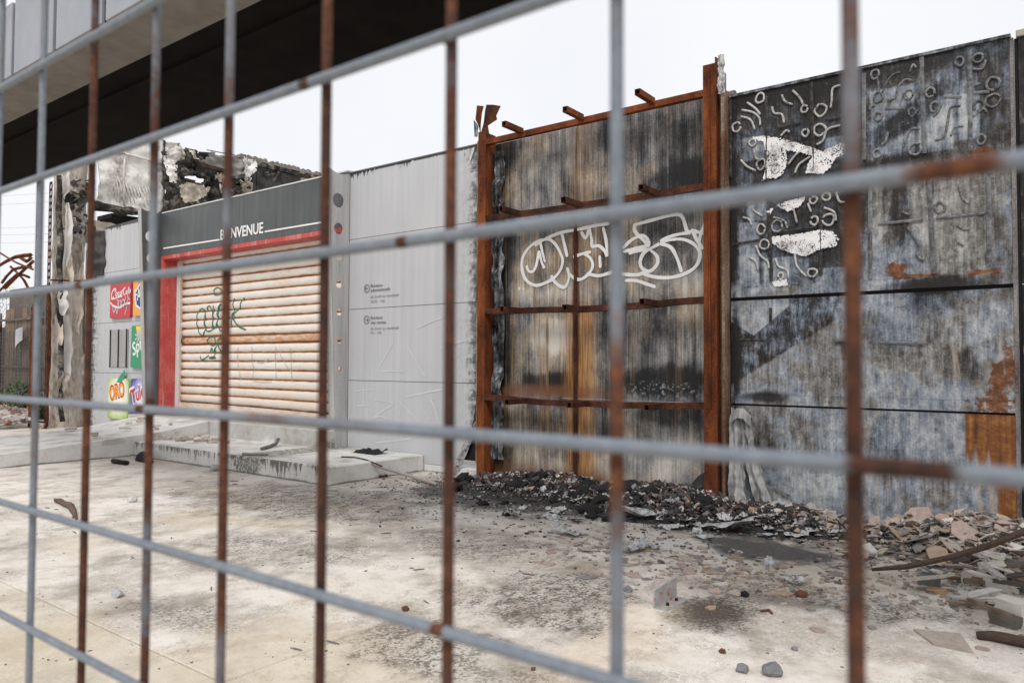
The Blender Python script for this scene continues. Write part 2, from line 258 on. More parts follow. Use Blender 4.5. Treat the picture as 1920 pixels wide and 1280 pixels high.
# --- rust
def rusty(name, dark=(.07, .024, .012), mid=(.17, .057, .022), hi=(.27, .105, .04), zs=1.0):
    m = Mat(name, .9, 0, .2); a = m.noise(5, 6, .65, (1, 1, zs)); c = m.noise(55, 5, .7, off=3)
    return m.done(m.ramp(m.add(m.mul(a, .62), m.mul(c, .4)), [(.4, dark), (.52, mid), (.66, hi)]), c, .45, .006)
RUST = rusty('rusted_steel', (.045, .014, .007), (.14, .038, .013), (.27, .082, .024), .35)
RUST2 = rusty('dark_rust', (.02, .010, .008), (.06, .022, .013), (.13, .048, .022))
RUST3 = rusty('orange_rust', (.05, .016, .008), (.12, .037, .014), (.22, .085, .035))

# --- fence wire: zinc with rust taking over per bar
m = Mat('galvanised_wire', .55, .0, .5)
a = m.noise(7, 5, .6, (1, 1, 1.0)); c = m.noise(120, 4, .65, off=3); q = m.attr('rust', 'OBJECT'); big = m.noise(2.6, 2, .5, (1, 1, 1.5), off=40)
zinc = m.ramp(m.add(m.mul(c, .6), m.mul(a, .4)), [(.35, (.125, .145, .175)), (.65, (.205, .235, .275))])
rst = m.ramp(m.add(m.mul(c, .5), m.mul(a, .5)), [(.38, (.022, .009, .006)), (.52, (.072, .023, .010)), (.66, (.165, .058, .021))])
spots = m.max(m.ell(m.x, m.z, -.070, 1.398, .040, .03, .95, a, .5), m.ell(m.x, m.z, -.045, 1.548, .055, .03, .95, a, .5), m.ell(m.x, m.z, -.428, 1.548, .008, .02, .5, a, .5), m.ell(m.x, m.z, -.387, 1.2485, .010, .012, .5, a, .5), m.ell(m.x, m.z, -.84, 1.398, .012, .012, .5, a, .4), m.ell(m.x, m.z, -1.0, 1.548, .012, .012, .5, a, .4), m.ell(m.x, m.z, -.555, 1.7045, .010, .012, .5, a, .4))
rm = m.sm(m.add(m.mul(spots, .5), m.mul(a, .55), m.mul(big, .85), m.mul(c, .22), q), .92, 1.10)
FENCE = m.done(m.mix(rm, zinc, rst), c, .35, .0012, rough=m.add(.5, m.mul(rm, .4)))

# --- doorway
m = Mat('red_paint', .5, 0, .4); a = m.noise(3, 5); c = m.noise(35, 5); d = m.noise(1, 4, .5, (14, 14, 1.2), off=4)
col = m.ramp(m.add(m.mul(a, .6), m.mul(c, .4)), [(.36, (.42, .05, .045)), (.5, (.50, .075, .065)), (.66, (.55, .17, .15))])
col = m.mix(m.mul(m.sm(d, .56, .70), .6), col, (.58, .32, .29)); RED = m.done(col, c, .15, .004)
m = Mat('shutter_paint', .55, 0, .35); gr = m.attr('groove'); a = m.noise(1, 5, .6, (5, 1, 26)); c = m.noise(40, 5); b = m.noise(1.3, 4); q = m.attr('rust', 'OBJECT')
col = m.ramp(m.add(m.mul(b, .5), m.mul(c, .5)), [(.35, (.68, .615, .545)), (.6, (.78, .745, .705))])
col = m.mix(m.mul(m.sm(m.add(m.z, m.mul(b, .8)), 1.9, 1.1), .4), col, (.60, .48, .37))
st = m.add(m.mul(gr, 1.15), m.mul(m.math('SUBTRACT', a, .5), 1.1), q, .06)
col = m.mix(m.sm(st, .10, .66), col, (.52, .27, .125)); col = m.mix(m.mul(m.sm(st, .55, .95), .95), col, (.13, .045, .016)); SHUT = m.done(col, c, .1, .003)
m = Mat('dark_grey_board', .45, 0, .4); a = m.noise(1, 4, .5, (9, 1, .6)); c = m.noise(50, 4); b = m.noise(1.1, 4)
DGREY = m.done(m.ramp(m.add(m.mul(a, .5), m.mul(b, .5)), [(.34, (.062, .067, .070)), (.66, (.102, .109, .113))]), c, .08, .003)
WHITE = flat('white_paint', (.78, .78, .77), .5, .05)
WFRAME = flat('off_white_metal', (.60, .59, .58), .5, .1, 12)
m = Mat('fin_metal', .5, .0, .45); a = m.noise(1, 5, .6, (10, 10, .7)); c = m.noise(40, 5)
FIN = m.done(m.ramp(m.add(m.mul(a, .65), m.mul(c, .35)), [(.34, (.26, .255, .25)), (.5, (.385, .38, .375)), (.68, (.48, .48, .475))]), c, .1, .004)
FIND = flat('fin_metal_dark_grey', (.15, .155, .16), .5, .2, 10)  # plain dark grey metal, used for the coping
PRINT = flat('worn_grey_print', (.19, .20, .205), .7, .25, 90)
PRINTL = flat('faint_grey_print', (.27, .275, .28), .7, .2, 90)
CHALK = flat('faint_white_spray', (.55, .555, .57), .8, .1, 60)
SPRAY = flat('white_spray', (.66, .66, .665), .8, .14, 60)
GREEN = flat('green_spray', (.035, .16, .115), .7, .2, 60)
PENCIL = flat('faint_grey_scrawl', (.47, .44, .40), .8, .1, 60)
SILVER = flat('silver_spray', (.46, .46, .47), .5, .12, 60)
# --- canopy
CANF = flat('canopy_fascia', (.29, .31, .35), .5, .12, 6)
CANL = flat('canopy_lip', (.17, .155, .14), .8, .35, 5)
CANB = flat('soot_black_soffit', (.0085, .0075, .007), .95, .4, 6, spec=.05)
# --- burnt building
m = Mat('scorched_white_foil', .5, .0, .4); a = m.noise(1.6, 6, .6); c = m.noise(14, 6, .65); s = m.noise(1, 4, .5, (1, 3, .9))
FOIL = m.done(m.ramp(m.add(m.mul(a, .5), m.mul(c, .3), m.mul(s, .25)), [(.38, (.05, .045, .04)), (.45, (.42, .385, .35)), (.53, (.70, .68, .65)), (.68, (.80, .79, .775))]), c, .5, .03)
m = Mat('charred_debris', .85); a = m.noise(1.9, 6, .65); c = m.noise(8, 7, .7)
BURN = m.done(m.ramp(m.add(m.mul(a, .55), m.mul(c, .5)), [(.44, (.012, .011, .011)), (.53, (.05, .046, .042)), (.60, (.19, .17, .15)), (.70, (.50, .45, .40))]), c, .8, .06)
m = Mat('charred_panel', .85); a = m.noise(4, 7, .65)
BURNP = m.done(m.ramp(a, [(.4, (.03, .03, .031)), (.62, (.075, .072, .07))]), a, .5, .02)
INSUL = flat('scorched_insulation', (.50, .44, .37), .9, .3, 7)
m = Mat('flaking_column', .85); a = m.noise(2.2, 6, .65, (1, 1, .35)); c = m.noise(12, 7, .7, (1, 1, .5)); b = m.noise(1, 3, off=3)
PILM = m.done(m.ramp(m.add(m.mul(a, .55), m.mul(c, .45)), [(.34, (.06, .05, .042)), (.43, (.25, .205, .165)), (.51, (.44, .39, .335)), (.63, (.58, .55, .51))]), c, .7, .04)
TILEG = flat('grey_roof_sheet', (.20, .185, .165), .9, .35, 12)
BLACK = flat('soot_black', (.015, .014, .014), .9, .4, 12)
# --- rubble
m = Mat('char_rubble', .85); i = m.island(); c = m.noise(40, 5)
n = m.ramp(i, [(.0, (.012, .012, .013)), (.30, (.03, .029, .030)), (.45, (.055, .05, .048)), (.58, (.10, .095, .095)), (.70, (.12, .052, .03)), (.78, (.20, .19, .19)), (.86, (.40, .39, .39)), (.93, (.56, .55, .54)), (1.0, (.30, .19, .10))])
RUBB = m.done(m.mix(m.sm(c, .45, .7), n, (.03, .028, .028)), c, .6, .01)
m = Mat('tile_rubble', .85); i = m.island(); c = m.noise(30, 5)
n = m.ramp(i, [(.0, (.26, .215, .19)), (.22, (.35, .285, .245)), (.38, (.42, .37, .325)), (.48, (.33, .235, .17)), (.60, (.17, .155, .15)), (.74, (.47, .435, .405)), (.85, (.07, .065, .063)), (1.0, (.30, .25, .205))])
TILR = m.done(m.mix(m.sm(c, .52, .72), n, (.21, .19, .175)), c, .5, .008)
m = Mat('broken_tile', .85); i = m.objrand(); c = m.noise(26, 6, .65)
n = m.ramp(i, [(.0, (.32, .265, .235)), (.3, (.42, .345, .30)), (.5, (.50, .455, .41)), (.62, (.42, .30, .20)), (.74, (.27, .245, .235)), (.88, (.55, .52, .49)), (1.0, (.40, .32, .25))])
TILE = m.done(m.mix(m.sm(c, .5, .72), n, (.20, .18, .165)), c, .5, .008)
m = Mat('ash_flake', .8); c = m.noise(22, 6, .7)
ASH = m.done(m.ramp(c, [(.36, (.12, .12, .125)), (.5, (.40, .40, .405)), (.65, (.60, .595, .59))]), c, .6, .015)
WOOD = flat('weathered_wood', (.19, .135, .10), .85, .45, 18)
BARK = flat('brown_pole', (.11, .075, .056), .85, .6, 60)
PALEW = flat('pale_block', (.62, .575, .52), .85, .14, 16)
STONE = flat('grey_stone', (.19, .19, .195), .85, .4, 30)
BRICK = flat('red_chip', (.13, .055, .035), .85, .3, 30)
LEAF = flat('leaf', (.055, .095, .03), .7, .4, 8)
PLANK = flat('grey_board', (.13, .115, .098), .9, .4, 9)
GREYW = flat('grey_wire', (.10, .10, .105), .7, .2)

# ------------------------------------------------------------------ mesh helpers
class B:
    def __init__(s): s.v = []; s.f = []; s.a = None
    def add(s, vs, fs):
        o = len(s.v); s.v += [tuple(q) for q in vs]; s.f += [tuple(i+o for i in f) for f in fs]; return s
    def box(s, x0, x1, y0, y1, z0, z1, c=0.0):
        if c <= 0:
            return s.add([(x0,y0,z0),(x1,y0,z0),(x1,y1,z0),(x0,y1,z0),(x0,y0,z1),(x1,y0,z1),(x1,y1,z1),(x0,y1,z1)],
                         [(0,3,2,1),(4,5,6,7),(0,1,5,4),(1,2,6,5),(2,3,7,6),(3,0,4,7)])
        bm = bmesh.new(); bmesh.ops.create_cube(bm, size=1)
        for q in bm.verts: q.co = Vector(((x0+x1)/2+q.co.x*(x1-x0), (y0+y1)/2+q.co.y*(y1-y0), (z0+z1)/2+q.co.z*(z1-z0)))
        bmesh.ops.bevel(bm, geom=list(bm.edges), offset=c, segments=1, affect='EDGES')
        return s.bm(bm)
    def bm(s, bm):
        bm.verts.ensure_lookup_table(); bm.verts.index_update()
        s.add([q.co for q in bm.verts], [[q.index for q in f.verts] for f in bm.faces]); bm.free(); return s
    def tube(s, pts, r, seg=8, cap=True, jit=0.0):
        pts = [Vector(p) for p in pts]; rs = r if isinstance(r, (list, tuple)) else [r]*len(pts)
        o = len(s.v); ref = Vector((0, 0, 1)); nrm = None
        for i, p in enumerate(pts):
            t = (pts[min(i+1, len(pts)-1)] - pts[max(i-1, 0)]).normalized()
            if nrm is None: nrm = t.cross(ref if abs(t.z) < .9 else Vector((1, 0, 0))).normalized()
            nrm = (nrm - t*nrm.dot(t)).normalized(); bi = t.cross(nrm)
            for k in range(seg):
                a = 2*math.pi*k/seg; rr = rs[i]*(1+random.uniform(-jit, jit)); s.v.append(tuple(p + (nrm*math.cos(a)+bi*math.sin(a))*rr))
        for i in range(len(pts)-1):
            for k in range(seg):
                a = o+i*seg+k; b = o+i*seg+(k+1) % seg; s.f.append((a, b, b+seg, a+seg))
        if cap: s.f.append(tuple(o+k for k in range(seg))[::-1]); s.f.append(tuple(o+(len(pts)-1)*seg+k for k in range(seg)))
        return s
    def grid(s, nu, nv, fn, keep=None):
        o = len(s.v)
        for j in range(nv+1):
            for i in range(nu+1): s.v.append(tuple(fn(i/nu, j/nv)))
        for j in range(nv):
            for i in range(nu):
                if keep is None or keep((i+.5)/nu, (j+.5)/nv):
                    a = o+j*(nu+1)+i; s.f.append((a, a+1, a+nu+2, a+nu+1))
        return s
    def prism(s, poly, fn, d0, d1):              # outline given by fn(a, b, depth) -> point
        n = len(poly); o = len(s.v)
        for d in (d0, d1):
            for a, b in poly: s.v.append(tuple(fn(a, b, d)))
        s.f.append(tuple(o+i for i in range(n))); s.f.append(tuple(o+n+i for i in range(n))[::-1])
        for i in range(n): j = (i+1) % n; s.f.append((o+i, o+n+i, o+n+j, o+j))
        return s
    def slab(s, x0, x1, z0, z1, y, thick, amp=.004, sc_=1.7, res=.06, seed=0, tilt=0.0):   # a buckled wall panel facing -y
        nu = max(2, int((x1-x0)/res)); nv = max(2, int((z1-z0)/res))
        def fn(u, v):
            X = x0+(x1-x0)*u; Z = z0+(z1-z0)*v; e = min(u, 1-u, v, 1-v); e = min(1, e*12)
            return X, y + amp*e*mn.noise(Vector((X*sc_, Z*sc_, seed)))*1.6 + tilt*(v-.5), Z
        s.grid(nu, nv, fn)
        yb = y+thick
        return s.add([(x0,y,z0),(x1,y,z0),(x1,yb,z0),(x0,yb,z0),(x0,y,z1),(x1,y,z1),(x1,yb,z1),(x0,yb,z1)],
                     [(0,3,2,1),(4,5,6,7),(1,2,6,5),(2,3,7,6),(3,0,4,7)])

def loc_of(o): return Vector(o.location) + (loc_of(o.parent) if o.parent else Vector((0, 0, 0)))
def build(name, b, mat, parent=None, smooth=False, origin=None, fix=True):
    me = bpy.data.meshes.new(name)
    L0 = Vector(origin) if origin is not None else Vector((0, 0, 0))
    P0 = loc_of(parent) if parent is not None else Vector((0, 0, 0))
    base = L0 if origin is not None else P0
    me.from_pydata([(q[0]-base.x, q[1]-base.y, q[2]-base.z) for q in b.v], [], b.f); me.update()
    if fix:
        bm = bmesh.new(); bm.from_mesh(me); bmesh.ops.recalc_face_normals(bm, faces=bm.faces); bm.to_mesh(me); bm.free()
    if b.a:
        for k, vals in b.a.items():
            at = me.attributes.new(k, 'FLOAT', 'POINT'); at.data.foreach_set('value', vals)
    if smooth: me.polygons.foreach_set('use_smooth', [True]*len(me.polygons))
    me.materials.append(mat)
    o = bpy.data.objects.new(name, me); C.objects.link(o)
    if parent is not None: o.parent = parent
    if origin is not None: o.location = L0 - P0
    return o
def tag(o, label=None, cat=None, group=None, kind=None):
    if label: o['label'] = label
    if cat: o['category'] = cat
    if group: o['group'] = group
    if kind: o['kind'] = kind
    return o
def thing(name, loc, label, cat, group=None):
    o = bpy.data.objects.new(name, None); o.empty_display_size = .1; C.objects.link(o); o.location = loc
    return tag(o, label, cat, group)

def curve_mesh(cu):
    o = bpy.data.objects.new('tmp', cu); C.objects.link(o)
    dg = bpy.context.evaluated_depsgraph_get(); dg.update()
    me = bpy.data.meshes.new_from_object(o.evaluated_get(dg))
    vs = [tuple(q.co) for q in me.vertices]; fs = [tuple(p.vertices) for p in me.polygons]
    bpy.data.objects.remove(o); bpy.data.curves.remove(cu); bpy.data.meshes.remove(me); return vs, fs
def text_b(body, p0, p1, h, y, bold=0.0, depth=.003, shear=0.0):   # text from p0 to p1 (x, z) on a plane facing -y, cap height h
    cu = bpy.data.curves.new('t', 'FONT'); cu.body = body; cu.extrude = .02; cu.offset = bold; cu.shear = shear
    cu.resolution_u = 3
    vs, fs = curve_mesh(cu)
    x0 = min(q[0] for q in vs); x1 = max(q[0] for q in vs); y1 = max(q[1] for q in vs if True); 
    y0 = 0.0
    wd = math.hypot(p1[0]-p0[0], p1[1]-p0[1]); ang = math.atan2(p1[1]-p0[1], p1[0]-p0[0])
    sx = wd/(x1-x0); sy = h/.72; b = B(); out = []
    for q in vs:
        a = (q[0]-x0)*sx; c = (q[1]-y0)*sy
        out.append((p0[0]+a*math.cos(ang)-c*math.sin(ang), y-depth*(1 if q[2] > 0 else 0), p0[1]+a*math.sin(ang)+c*math.cos(ang)))
    return b.add(out, fs)
def shape_b(polys, fn, depth):                   # filled outline(s) with holes; fn maps (a, b, d) to a point
    cu = bpy.data.curves.new('s', 'CURVE'); cu.dimensions = '2D'; cu.fill_mode = 'BOTH'; cu.extrude = .5
    for p in polys:
        sp = cu.splines.new('POLY'); sp.points.add(len(p)-1); sp.use_cyclic_u = True
        for i, (a, b) in enumerate(p): sp.points[i].co = (a, b, 0, 1)
    vs, fs = curve_mesh(cu)
    return B().add([fn(q[0], q[1], depth if q[2] > 0 else 0) for q in vs], fs)
def spline(pts, n=5):                            # Catmull-Rom through the points
    if len(pts) < 3: 
        a, b = pts; return [(a[0]+(b[0]-a[0])*i/6, a[1]+(b[1]-a[1])*i/6) for i in range(7)]
    out = []
    for i in range(len(pts)-1):
        p0 = pts[max(i-1, 0)]; p1 = pts[i]; p2 = pts[i+1]; p3 = pts[min(i+2, len(pts)-1)]
        for k in range(n):
            t = k/n
            out.append(tuple(.5*(2*p1[c]+(p2[c]-p0[c])*t+(2*p0[c]-5*p1[c]+4*p2[c]-p3[c])*t*t+(3*p1[c]-p0[c]-3*p2[c]+p3[c])*t**3) for c in (0, 1)))
    out.append(tuple(pts[-1])); return out
def stroke(b, pts, wd, y, depth=.002, n=5, yf=None):   # a flat painted line on a wall plane; pts in (x, z)
    P = spline(pts, n); o = len(b.v); lift = .0002*(o % 7)
    for i, p in enumerate(P):
        a = P[max(i-1, 0)]; c = P[min(i+1, len(P)-1)]; tx, tz = c[0]-a[0], c[1]-a[1]; l = math.hypot(tx, tz) or 1
        ww = wd*(.85+.3*mn.noise(Vector((p[0]*9, p[1]*9, 3))))*(.6 if i in (0, len(P)-1) else 1)/2
        for s_ in (1, -1):
            x, z = p[0]-tz/l*ww*s_, p[1]+tx/l*ww*s_; b.v.append((x, (yf(x, z) if yf else y)-depth-lift-.00003*i, z))
    for i in range(len(P)-1): q = o+i*2; b.f.append((q, q+1, q+3, q+2))
    return b
def inside(x, y, poly):
    r = False; j = len(poly)-1
    for i in range(len(poly)):
        if (poly[i][1] > y) != (poly[j][1] > y) and x < (poly[j][0]-poly[i][0])*(y-poly[i][1])/(poly[j][1]-poly[i][1])+poly[i][0]: r = not r
        j = i
    return r
def shard_b(r, t, n=None, seed=None, flat_=1.0):  # broken flat piece lying on z = 0
    rn = random.Random(seed) if seed is not None else random
    n = n or rn.randint(3, 6); a0 = rn.uniform(0, 6.28); poly = []
    for k in range(n):
        a = a0+2*math.pi*(k+rn.uniform(-.35, .35))/n; q = r*rn.uniform(.55, 1.15); poly.append((q*math.cos(a), q*math.sin(a)*flat_))
    return B().prism(poly, lambda a, b, d: (a, b, d), 0, t)
def chunk_b(r, seed=0, sub=1, sq=(1, 1, 1), amp=.35):
    bm = bmesh.new(); bmesh.ops.create_icosphere(bm, subdivisions=sub, radius=1)
    for q in bm.verts:
        k = 1+amp*mn.noise(q.co*1.6+Vector((seed*3.1, seed, 1))); q.co = Vector((q.co.x*k*r*sq[0], q.co.y*k*r*sq[1], max(q.co.z*k, -.55)*r*sq[2]+.55*r*sq[2]))
    return B().bm(bm)
def put(b, M): b.v = [tuple(M @ Vector(q)) for q in b.v]; return b
def merge(dst, b): dst.add(b.v, b.f)
def mound(x, y):                                 # height of the rubble lying against the wall
    h = 0.0
    for cx, cy, rx, ry, hh in ((-4.8, 7.35, 1.5, 1.1, .15), (-3.4, 7.3, 1.2, 1.15, .17), (-2.2, 7.1, 1.0, .7, .11), (-.5, 7.15, 1.1, 1.1, .19), (.9, 6.8, 1.3, 1.6, .30)):
        d = ((x-cx)/rx)**2+((y-cy)/ry)**2
        if d < 1: h = max(h, hh*(1-d)**1.3)
    return h*(1+.35*mn.noise(Vector((x*5, y*5, 0))))
#SCENE

# ================================================================== GROUND
g = B().grid(24, 24, lambda u, v: (-400+800*u, -400+800*v, -.02)); ground = build('ground', g, CONC); tag(ground, kind='structure')
xs = [-40, -21.12, -15.12, -9.12, -3.12, 2.88, 8.88, 30]; ys = [-12, -4.03, 1.97, 7.62]
for i in range(len(xs)-1):
    for j in range(len(ys)-1):
        x0, x1, y0, y1 = xs[i]+.005, xs[i+1]-.005, ys[j]+.005, ys[j+1]-.005
        b = B(); bm = bmesh.new(); bmesh.ops.create_cube(bm, size=1)
        for q in bm.verts: q.co = Vector(((x0+x1)/2+q.co.x*(x1-x0), (y0+y1)/2+q.co.y*(y1-y0), -.03+q.co.z*.06))
        bmesh.ops.bevel(bm, geom=[e for e in bm.edges if e.verts[0].co.z > -.01 and e.verts[1].co.z > -.01], offset=.006, segments=1, affect='EDGES')
        build('concrete_slab', b.bm(bm), CONC, ground)
yard = B().grid(30, 20, lambda u, v: (-60+42*u, 7.7+40*v, .01+.10*mn.noise(Vector((u*20, v*20, 0)))**2)); tag(build('bare_yard', yard, flat('bare_yard_soil', (.22, .195, .17), .95, .4, 3)), kind='structure')

# ================================================================== CONCRETE STEP, RAMP, SILL
X_F2, X_F1 = -8.65, -14.1
st = thing('concrete_step', (-9.4, 6.4, 0), 'broad low whitewashed concrete step with black algae runs below the roller shutter', 'step')
build('step_block', B().box(-11.75, -7.08, 5.82, 7.44, -.02, .22, .012), WASH, st)
build('sill_block', B().box(-13.3, X_F2-.01, 7.10, 7.80, .0, .475, .012), WASH, st)
rp = thing('concrete_ramp', (-12.8, 5, 0), 'white concrete ramp rising from the left up to the shutter sill', 'ramp')
b = B(); prof = [(1.6, 0), (4.0, .185), (5.25, .268), (6.15, .33), (7.098, .465), (7.098, -.02), (1.6, -.02)]
b.prism(prof, lambda a, c, d: (d, a, c), -14.0, -11.755); build('ramp_slab', b, WASH, rp)
build('landing_block', B().box(-14.6, -13.305, 7.102, 7.44, -.02, .46, .012), WASH, rp)

# ================================================================== LEFT SIGN WALL
sw = thing('cladding_wall', (-15.6, N, 0), 'light grey panel wall carrying the drink signs, left of the shutter', 'wall')
xl = -17.0
for z0, z1 in ((.12, 1.235), (1.243, 2.283), (2.291, 3.345)): build('cladding_panel', B().slab(xl, X_F1-.02, z0, z1, N, .08, .004, seed=z0), CLAD2, sw)
poly = [(xl+.55, 3.353), (X_F1-.02, 3.353), (X_F1-.02, 4.37), (xl+.6, 4.33), (xl+.35, 4.05), (xl+.5, 3.7)]
build('cladding_panel', B().prism(poly, lambda a, c, d: (a, d, c), N, N+.08), CLAD2, sw)
cr_ = B().grid(10, 24, lambda u, v: (xl+.05+.55*u+.1*mn.noise(Vector((0, v*5, 2))), N-.02-.16*math.sin(u*3.1)*(.6+.8*mn.noise(Vector((u*3, v*6, 1)))), 3.30+.95*v))
build('crumpled_edge', cr_, BURNP, sw, True)
build('joint_backing', B().box(xl+.1, X_F1-.03, N+.03, N+.075, .2, 3.34), BLACK, sw)

# drink signs
def board(name, label, x0, x1, z0, z1, mat, tilt=0, extra=None, r=.05):
    t = thing(name, ((x0+x1)/2, N-.02, z0), label, 'sign', 'drink signs on the grey wall')
    P = []
    for cx, cz, a0 in ((x1-r, z1-r, 0), (x0+r, z1-r, 90), (x0+r, z0+r, 180), (x1-r, z0+r, 270)):
        for k in range(5): a = R(a0+k*22.5); P.append((cx+r*math.cos(a), cz+r*math.sin(a)))
    cx, cz = (x0+x1)/2, (z0+z1)/2
    def rot(p): a = R(tilt); return (cx+(p[0]-cx)*math.cos(a)-(p[1]-cz)*math.sin(a), cz+(p[0]-cx)*math.sin(a)+(p[1]-cz)*math.cos(a))
    return build('board', B().prism([rot(p) for p in P], lambda a, c, d: (a, d, c), N-.055, N-.004), mat, t), rot
YS = N-.0555
def wp(*pts, y=N-.055, s=4, ox=170, oz=480): return [W(ox+a/s, oz+c/s, y) for a, c in pts]
cx0 = W(207, 560, N-.05)[0]; cx1 = W(245, 560, N-.05)[0]; sw_ = cx1-cx0; gx0 = W(250, 560, N-.05)[0]
zt1 = 3.16; zb1 = W(226, 596, N-.05)[1]
SIGNR = flat('sign_red', (.50, .045, .06), .4, .06); SIGNO = flat('sign_orange', (.74, .34, .07), .4, .08, 5)
SIGNG = flat('sign_green', (.03, .27, .13), .4, .06); SIGNY = flat('sign_yellow', (.82, .60, .04), .5, .08); NAVY = flat('sign_navy', (.03, .04, .20), .4, .1)
def radial(name, cx, cz, stops, sc_=1.0):
    mm = Mat(name, .4); dx = mm.math('SUBTRACT', mm.x, cx); dz = mm.math('SUBTRACT', mm.z, cz)
    d = mm.math('SQRT', mm.add(mm.mul(dx, dx), mm.mul(dz, dz))); n = mm.noise(7, 4)
    return mm.done(mm.ramp(mm.add(mm.mul(d, sc_), mm.mul(mm.math('SUBTRACT', n, .5), .25)), stops))
t, rot = board('drink_sign', 'red drink sign with white script lettering and silver scribble over it', cx0, cx1, zb1, zt1, SIGNR)
b = B()
for q in ([(172, 300), (166, 322), (160, 318), (158, 295), (164, 268), (176, 250), (188, 246), (190, 258), (182, 266)], [(196, 272), (188, 285), (190, 300), (198, 296), (202, 280), (196, 272)], [(216, 268), (207, 278), (206, 296), (216, 294)], [(232, 264), (222, 275), (222, 292), (231, 288), (235, 266), (236, 290)],
          [(236, 262), (244, 252)], [(262, 236), (250, 246), (246, 268), (252, 290), (262, 284)], [(270, 258), (264, 272), (268, 284), (275, 272), (270, 258)], [(280, 278), (284, 250), (288, 232), (284, 276)], [(296, 252), (288, 262), (290, 276), (297, 268), (298, 250), (300, 272)], [(156, 322), (180, 318), (215, 306), (240, 300)]):
    stroke(b, wp(*q), .028, YS, .002)
build('lettering', b, WHITE, t)
b = B()
for q in ([(150, 350), (175, 375), (215, 385), (260, 360), (298, 352)],): stroke(b, wp(*q), .05, YS, .003)
build('swoosh', b, WHITE, t)
b = B()
for q in ([(160, 355), (175, 420), (190, 395), (200, 430), (212, 340), (196, 330)], [(215, 335), (205, 360), (222, 380), (232, 340), (218, 335)], [(240, 325), (232, 365), (250, 375), (256, 335), (240, 325)], [(265, 300), (258, 350), (275, 360), (282, 320)], [(272, 378), (266, 410), (258, 440)], [(270, 270), (292, 250), (280, 300), (298, 330)]):
    stroke(b, wp(*q), .034, YS, .005)
build('scribble', b, SILVER, t)
t, rot = board('drink_sign', 'orange drink sign with blue emblem and green leaf, half hidden by the metal fin', gx0, gx0+sw_, zb1+.02, zt1, SIGNO)
fx, fz = gx0+sw_*.5, zb1+.42
hexa = [(fx+.33*math.cos(R(a))*1.0, fz-.02+.27*math.sin(R(a))) for a in (15, 65, 115, 165, 215, 270, 325)]
build('emblem', B().prism(hexa, lambda a, c, d: (a, d, c), YS-.006, YS), NAVY, t)
ring = [(fx+(a-fx)*1.16, fz+(c-fz)*1.16) for a, c in hexa]; build('emblem_rim', B().prism(ring, lambda a, c, d: (a, d, c), YS-.003, YS), WHITE, t)
build('leaf_mark', B().prism([(fx-.22, fz+.24), (fx-.14, fz+.40), (fx+.02, fz+.45), (fx+.02, fz+.30)], lambda a, c, d: (a, d, c), YS-.004, YS), SIGNG, t)
build('lettering', text_b('FANTA', (fx-.34, fz-.10), (fx+.36, fz-.06), .24, YS-.0065, .012, .003), WHITE, t)
# empty bracket where a sign is missing
zb, zt = W(225, 688, N-.03)[1], W(225, 618, N-.03)[1]; bx0, bx1 = W(209, 650, N)[0], W(241, 650, N)[0]
t = thing('sign_bracket', ((bx0+bx1)/2, N-.02, zb), 'grey bracket with dark slots where a drink sign is missing', 'bracket', 'drink signs on the grey wall')
build('back_plate', B().box(bx0, bx1, N-.02, N-.004, zb, zt, .004), FIND if False else flat('bracket_grey', (.33, .325, .32), .6, .15), t)
for fx_ in (.0, .48, .95):
    xx = bx0+(bx1-bx0)*fx_; build('slot_rail', B().box(xx, xx+.018, N-.04, N-.0205, zb-.01, zt+.01), BLACK, t)
# green sign
zb2, zt2 = W(258, 690, N-.05)[1], W(258, 611, N-.05)[1]; sx0 = W(246, 650, N-.05)[0]
t, rot = board('drink_sign', 'tilted green and yellow drink sign with white slanted lettering beside the empty bracket', sx0, sx0+sw_*1.0, zb2, zt2, SIGNG, -1.5)
build('yellow_corner', B().prism([rot(p) for p in ((sx0+.18, zt2-.012), (sx0+sw_-.06, zt2-.012), (sx0+sw_-.012, zt2-.1), (sx0+sw_*.8, zt2-.36), (sx0+.26, zt2-.26))], lambda a, c, d: (a, d, c), YS-.003, YS), SIGNY, t)
b = B()
for a in range(0, 360, 40): stroke(b, [(sx0+.32, zt2-.22), (sx0+.32+.17*math.cos(R(a)), zt2-.22+.17*math.sin(R(a)))], .05, YS, .005)
build('burst_mark', b, SILVER, t)
build('lettering', text_b('Sprite', (sx0+.11, zb2+.24), (sx0+sw_-.05, zb2+.52), .27, YS, .012, .006, .2), WHITE, t)
# lower pair
zb3, zt3 = W(222, 785, N-.05)[1], W(222, 709, N-.05)[1]; ox0, ox1 = W(203, 745, N-.05)[0], W(241, 745, N-.05)[0]; tx0 = W(245, 745, N-.05)[0]
OROM = radial('sign_leafy_white', (ox0+ox1)/2, (zb3+zt3)/2+.05, [(.15, (.80, .82, .74)), (.34, (.72, .76, .62)), (.5, (.42, .52, .16)), (.62, (.10, .22, .06))])
t, rot = board('drink_sign', 'white and leafy green juice sign with orange letters ORO', ox0, ox1, zb3, zt3, OROM)
ORG = flat('sign_letter_orange', (.85, .33, .02), .4, .08); DRED = flat('sign_letter_red', (.50, .02, .02), .4, .06)
my = (zb3+zt3)/2-.03
build('letter_outline', text_b('ORO', (ox0+.09, my-.02), (ox1-.14, my+.10), .30, YS, .055, .003), DRED, t)
build('lettering', text_b('ORO', (ox0+.12, my), (ox1-.16, my+.11), .26, YS-.0035, .02, .003), ORG, t)
build('leaf_mark', B().prism([(ox0+.36, my+.36), (ox0+.50, my+.50), (ox0+.70, my+.62), (ox0+.68, my+.44), (ox0+.52, my+.36)], lambda a, c, d: (a, d, c), YS-.005, YS), SIGNG, t)
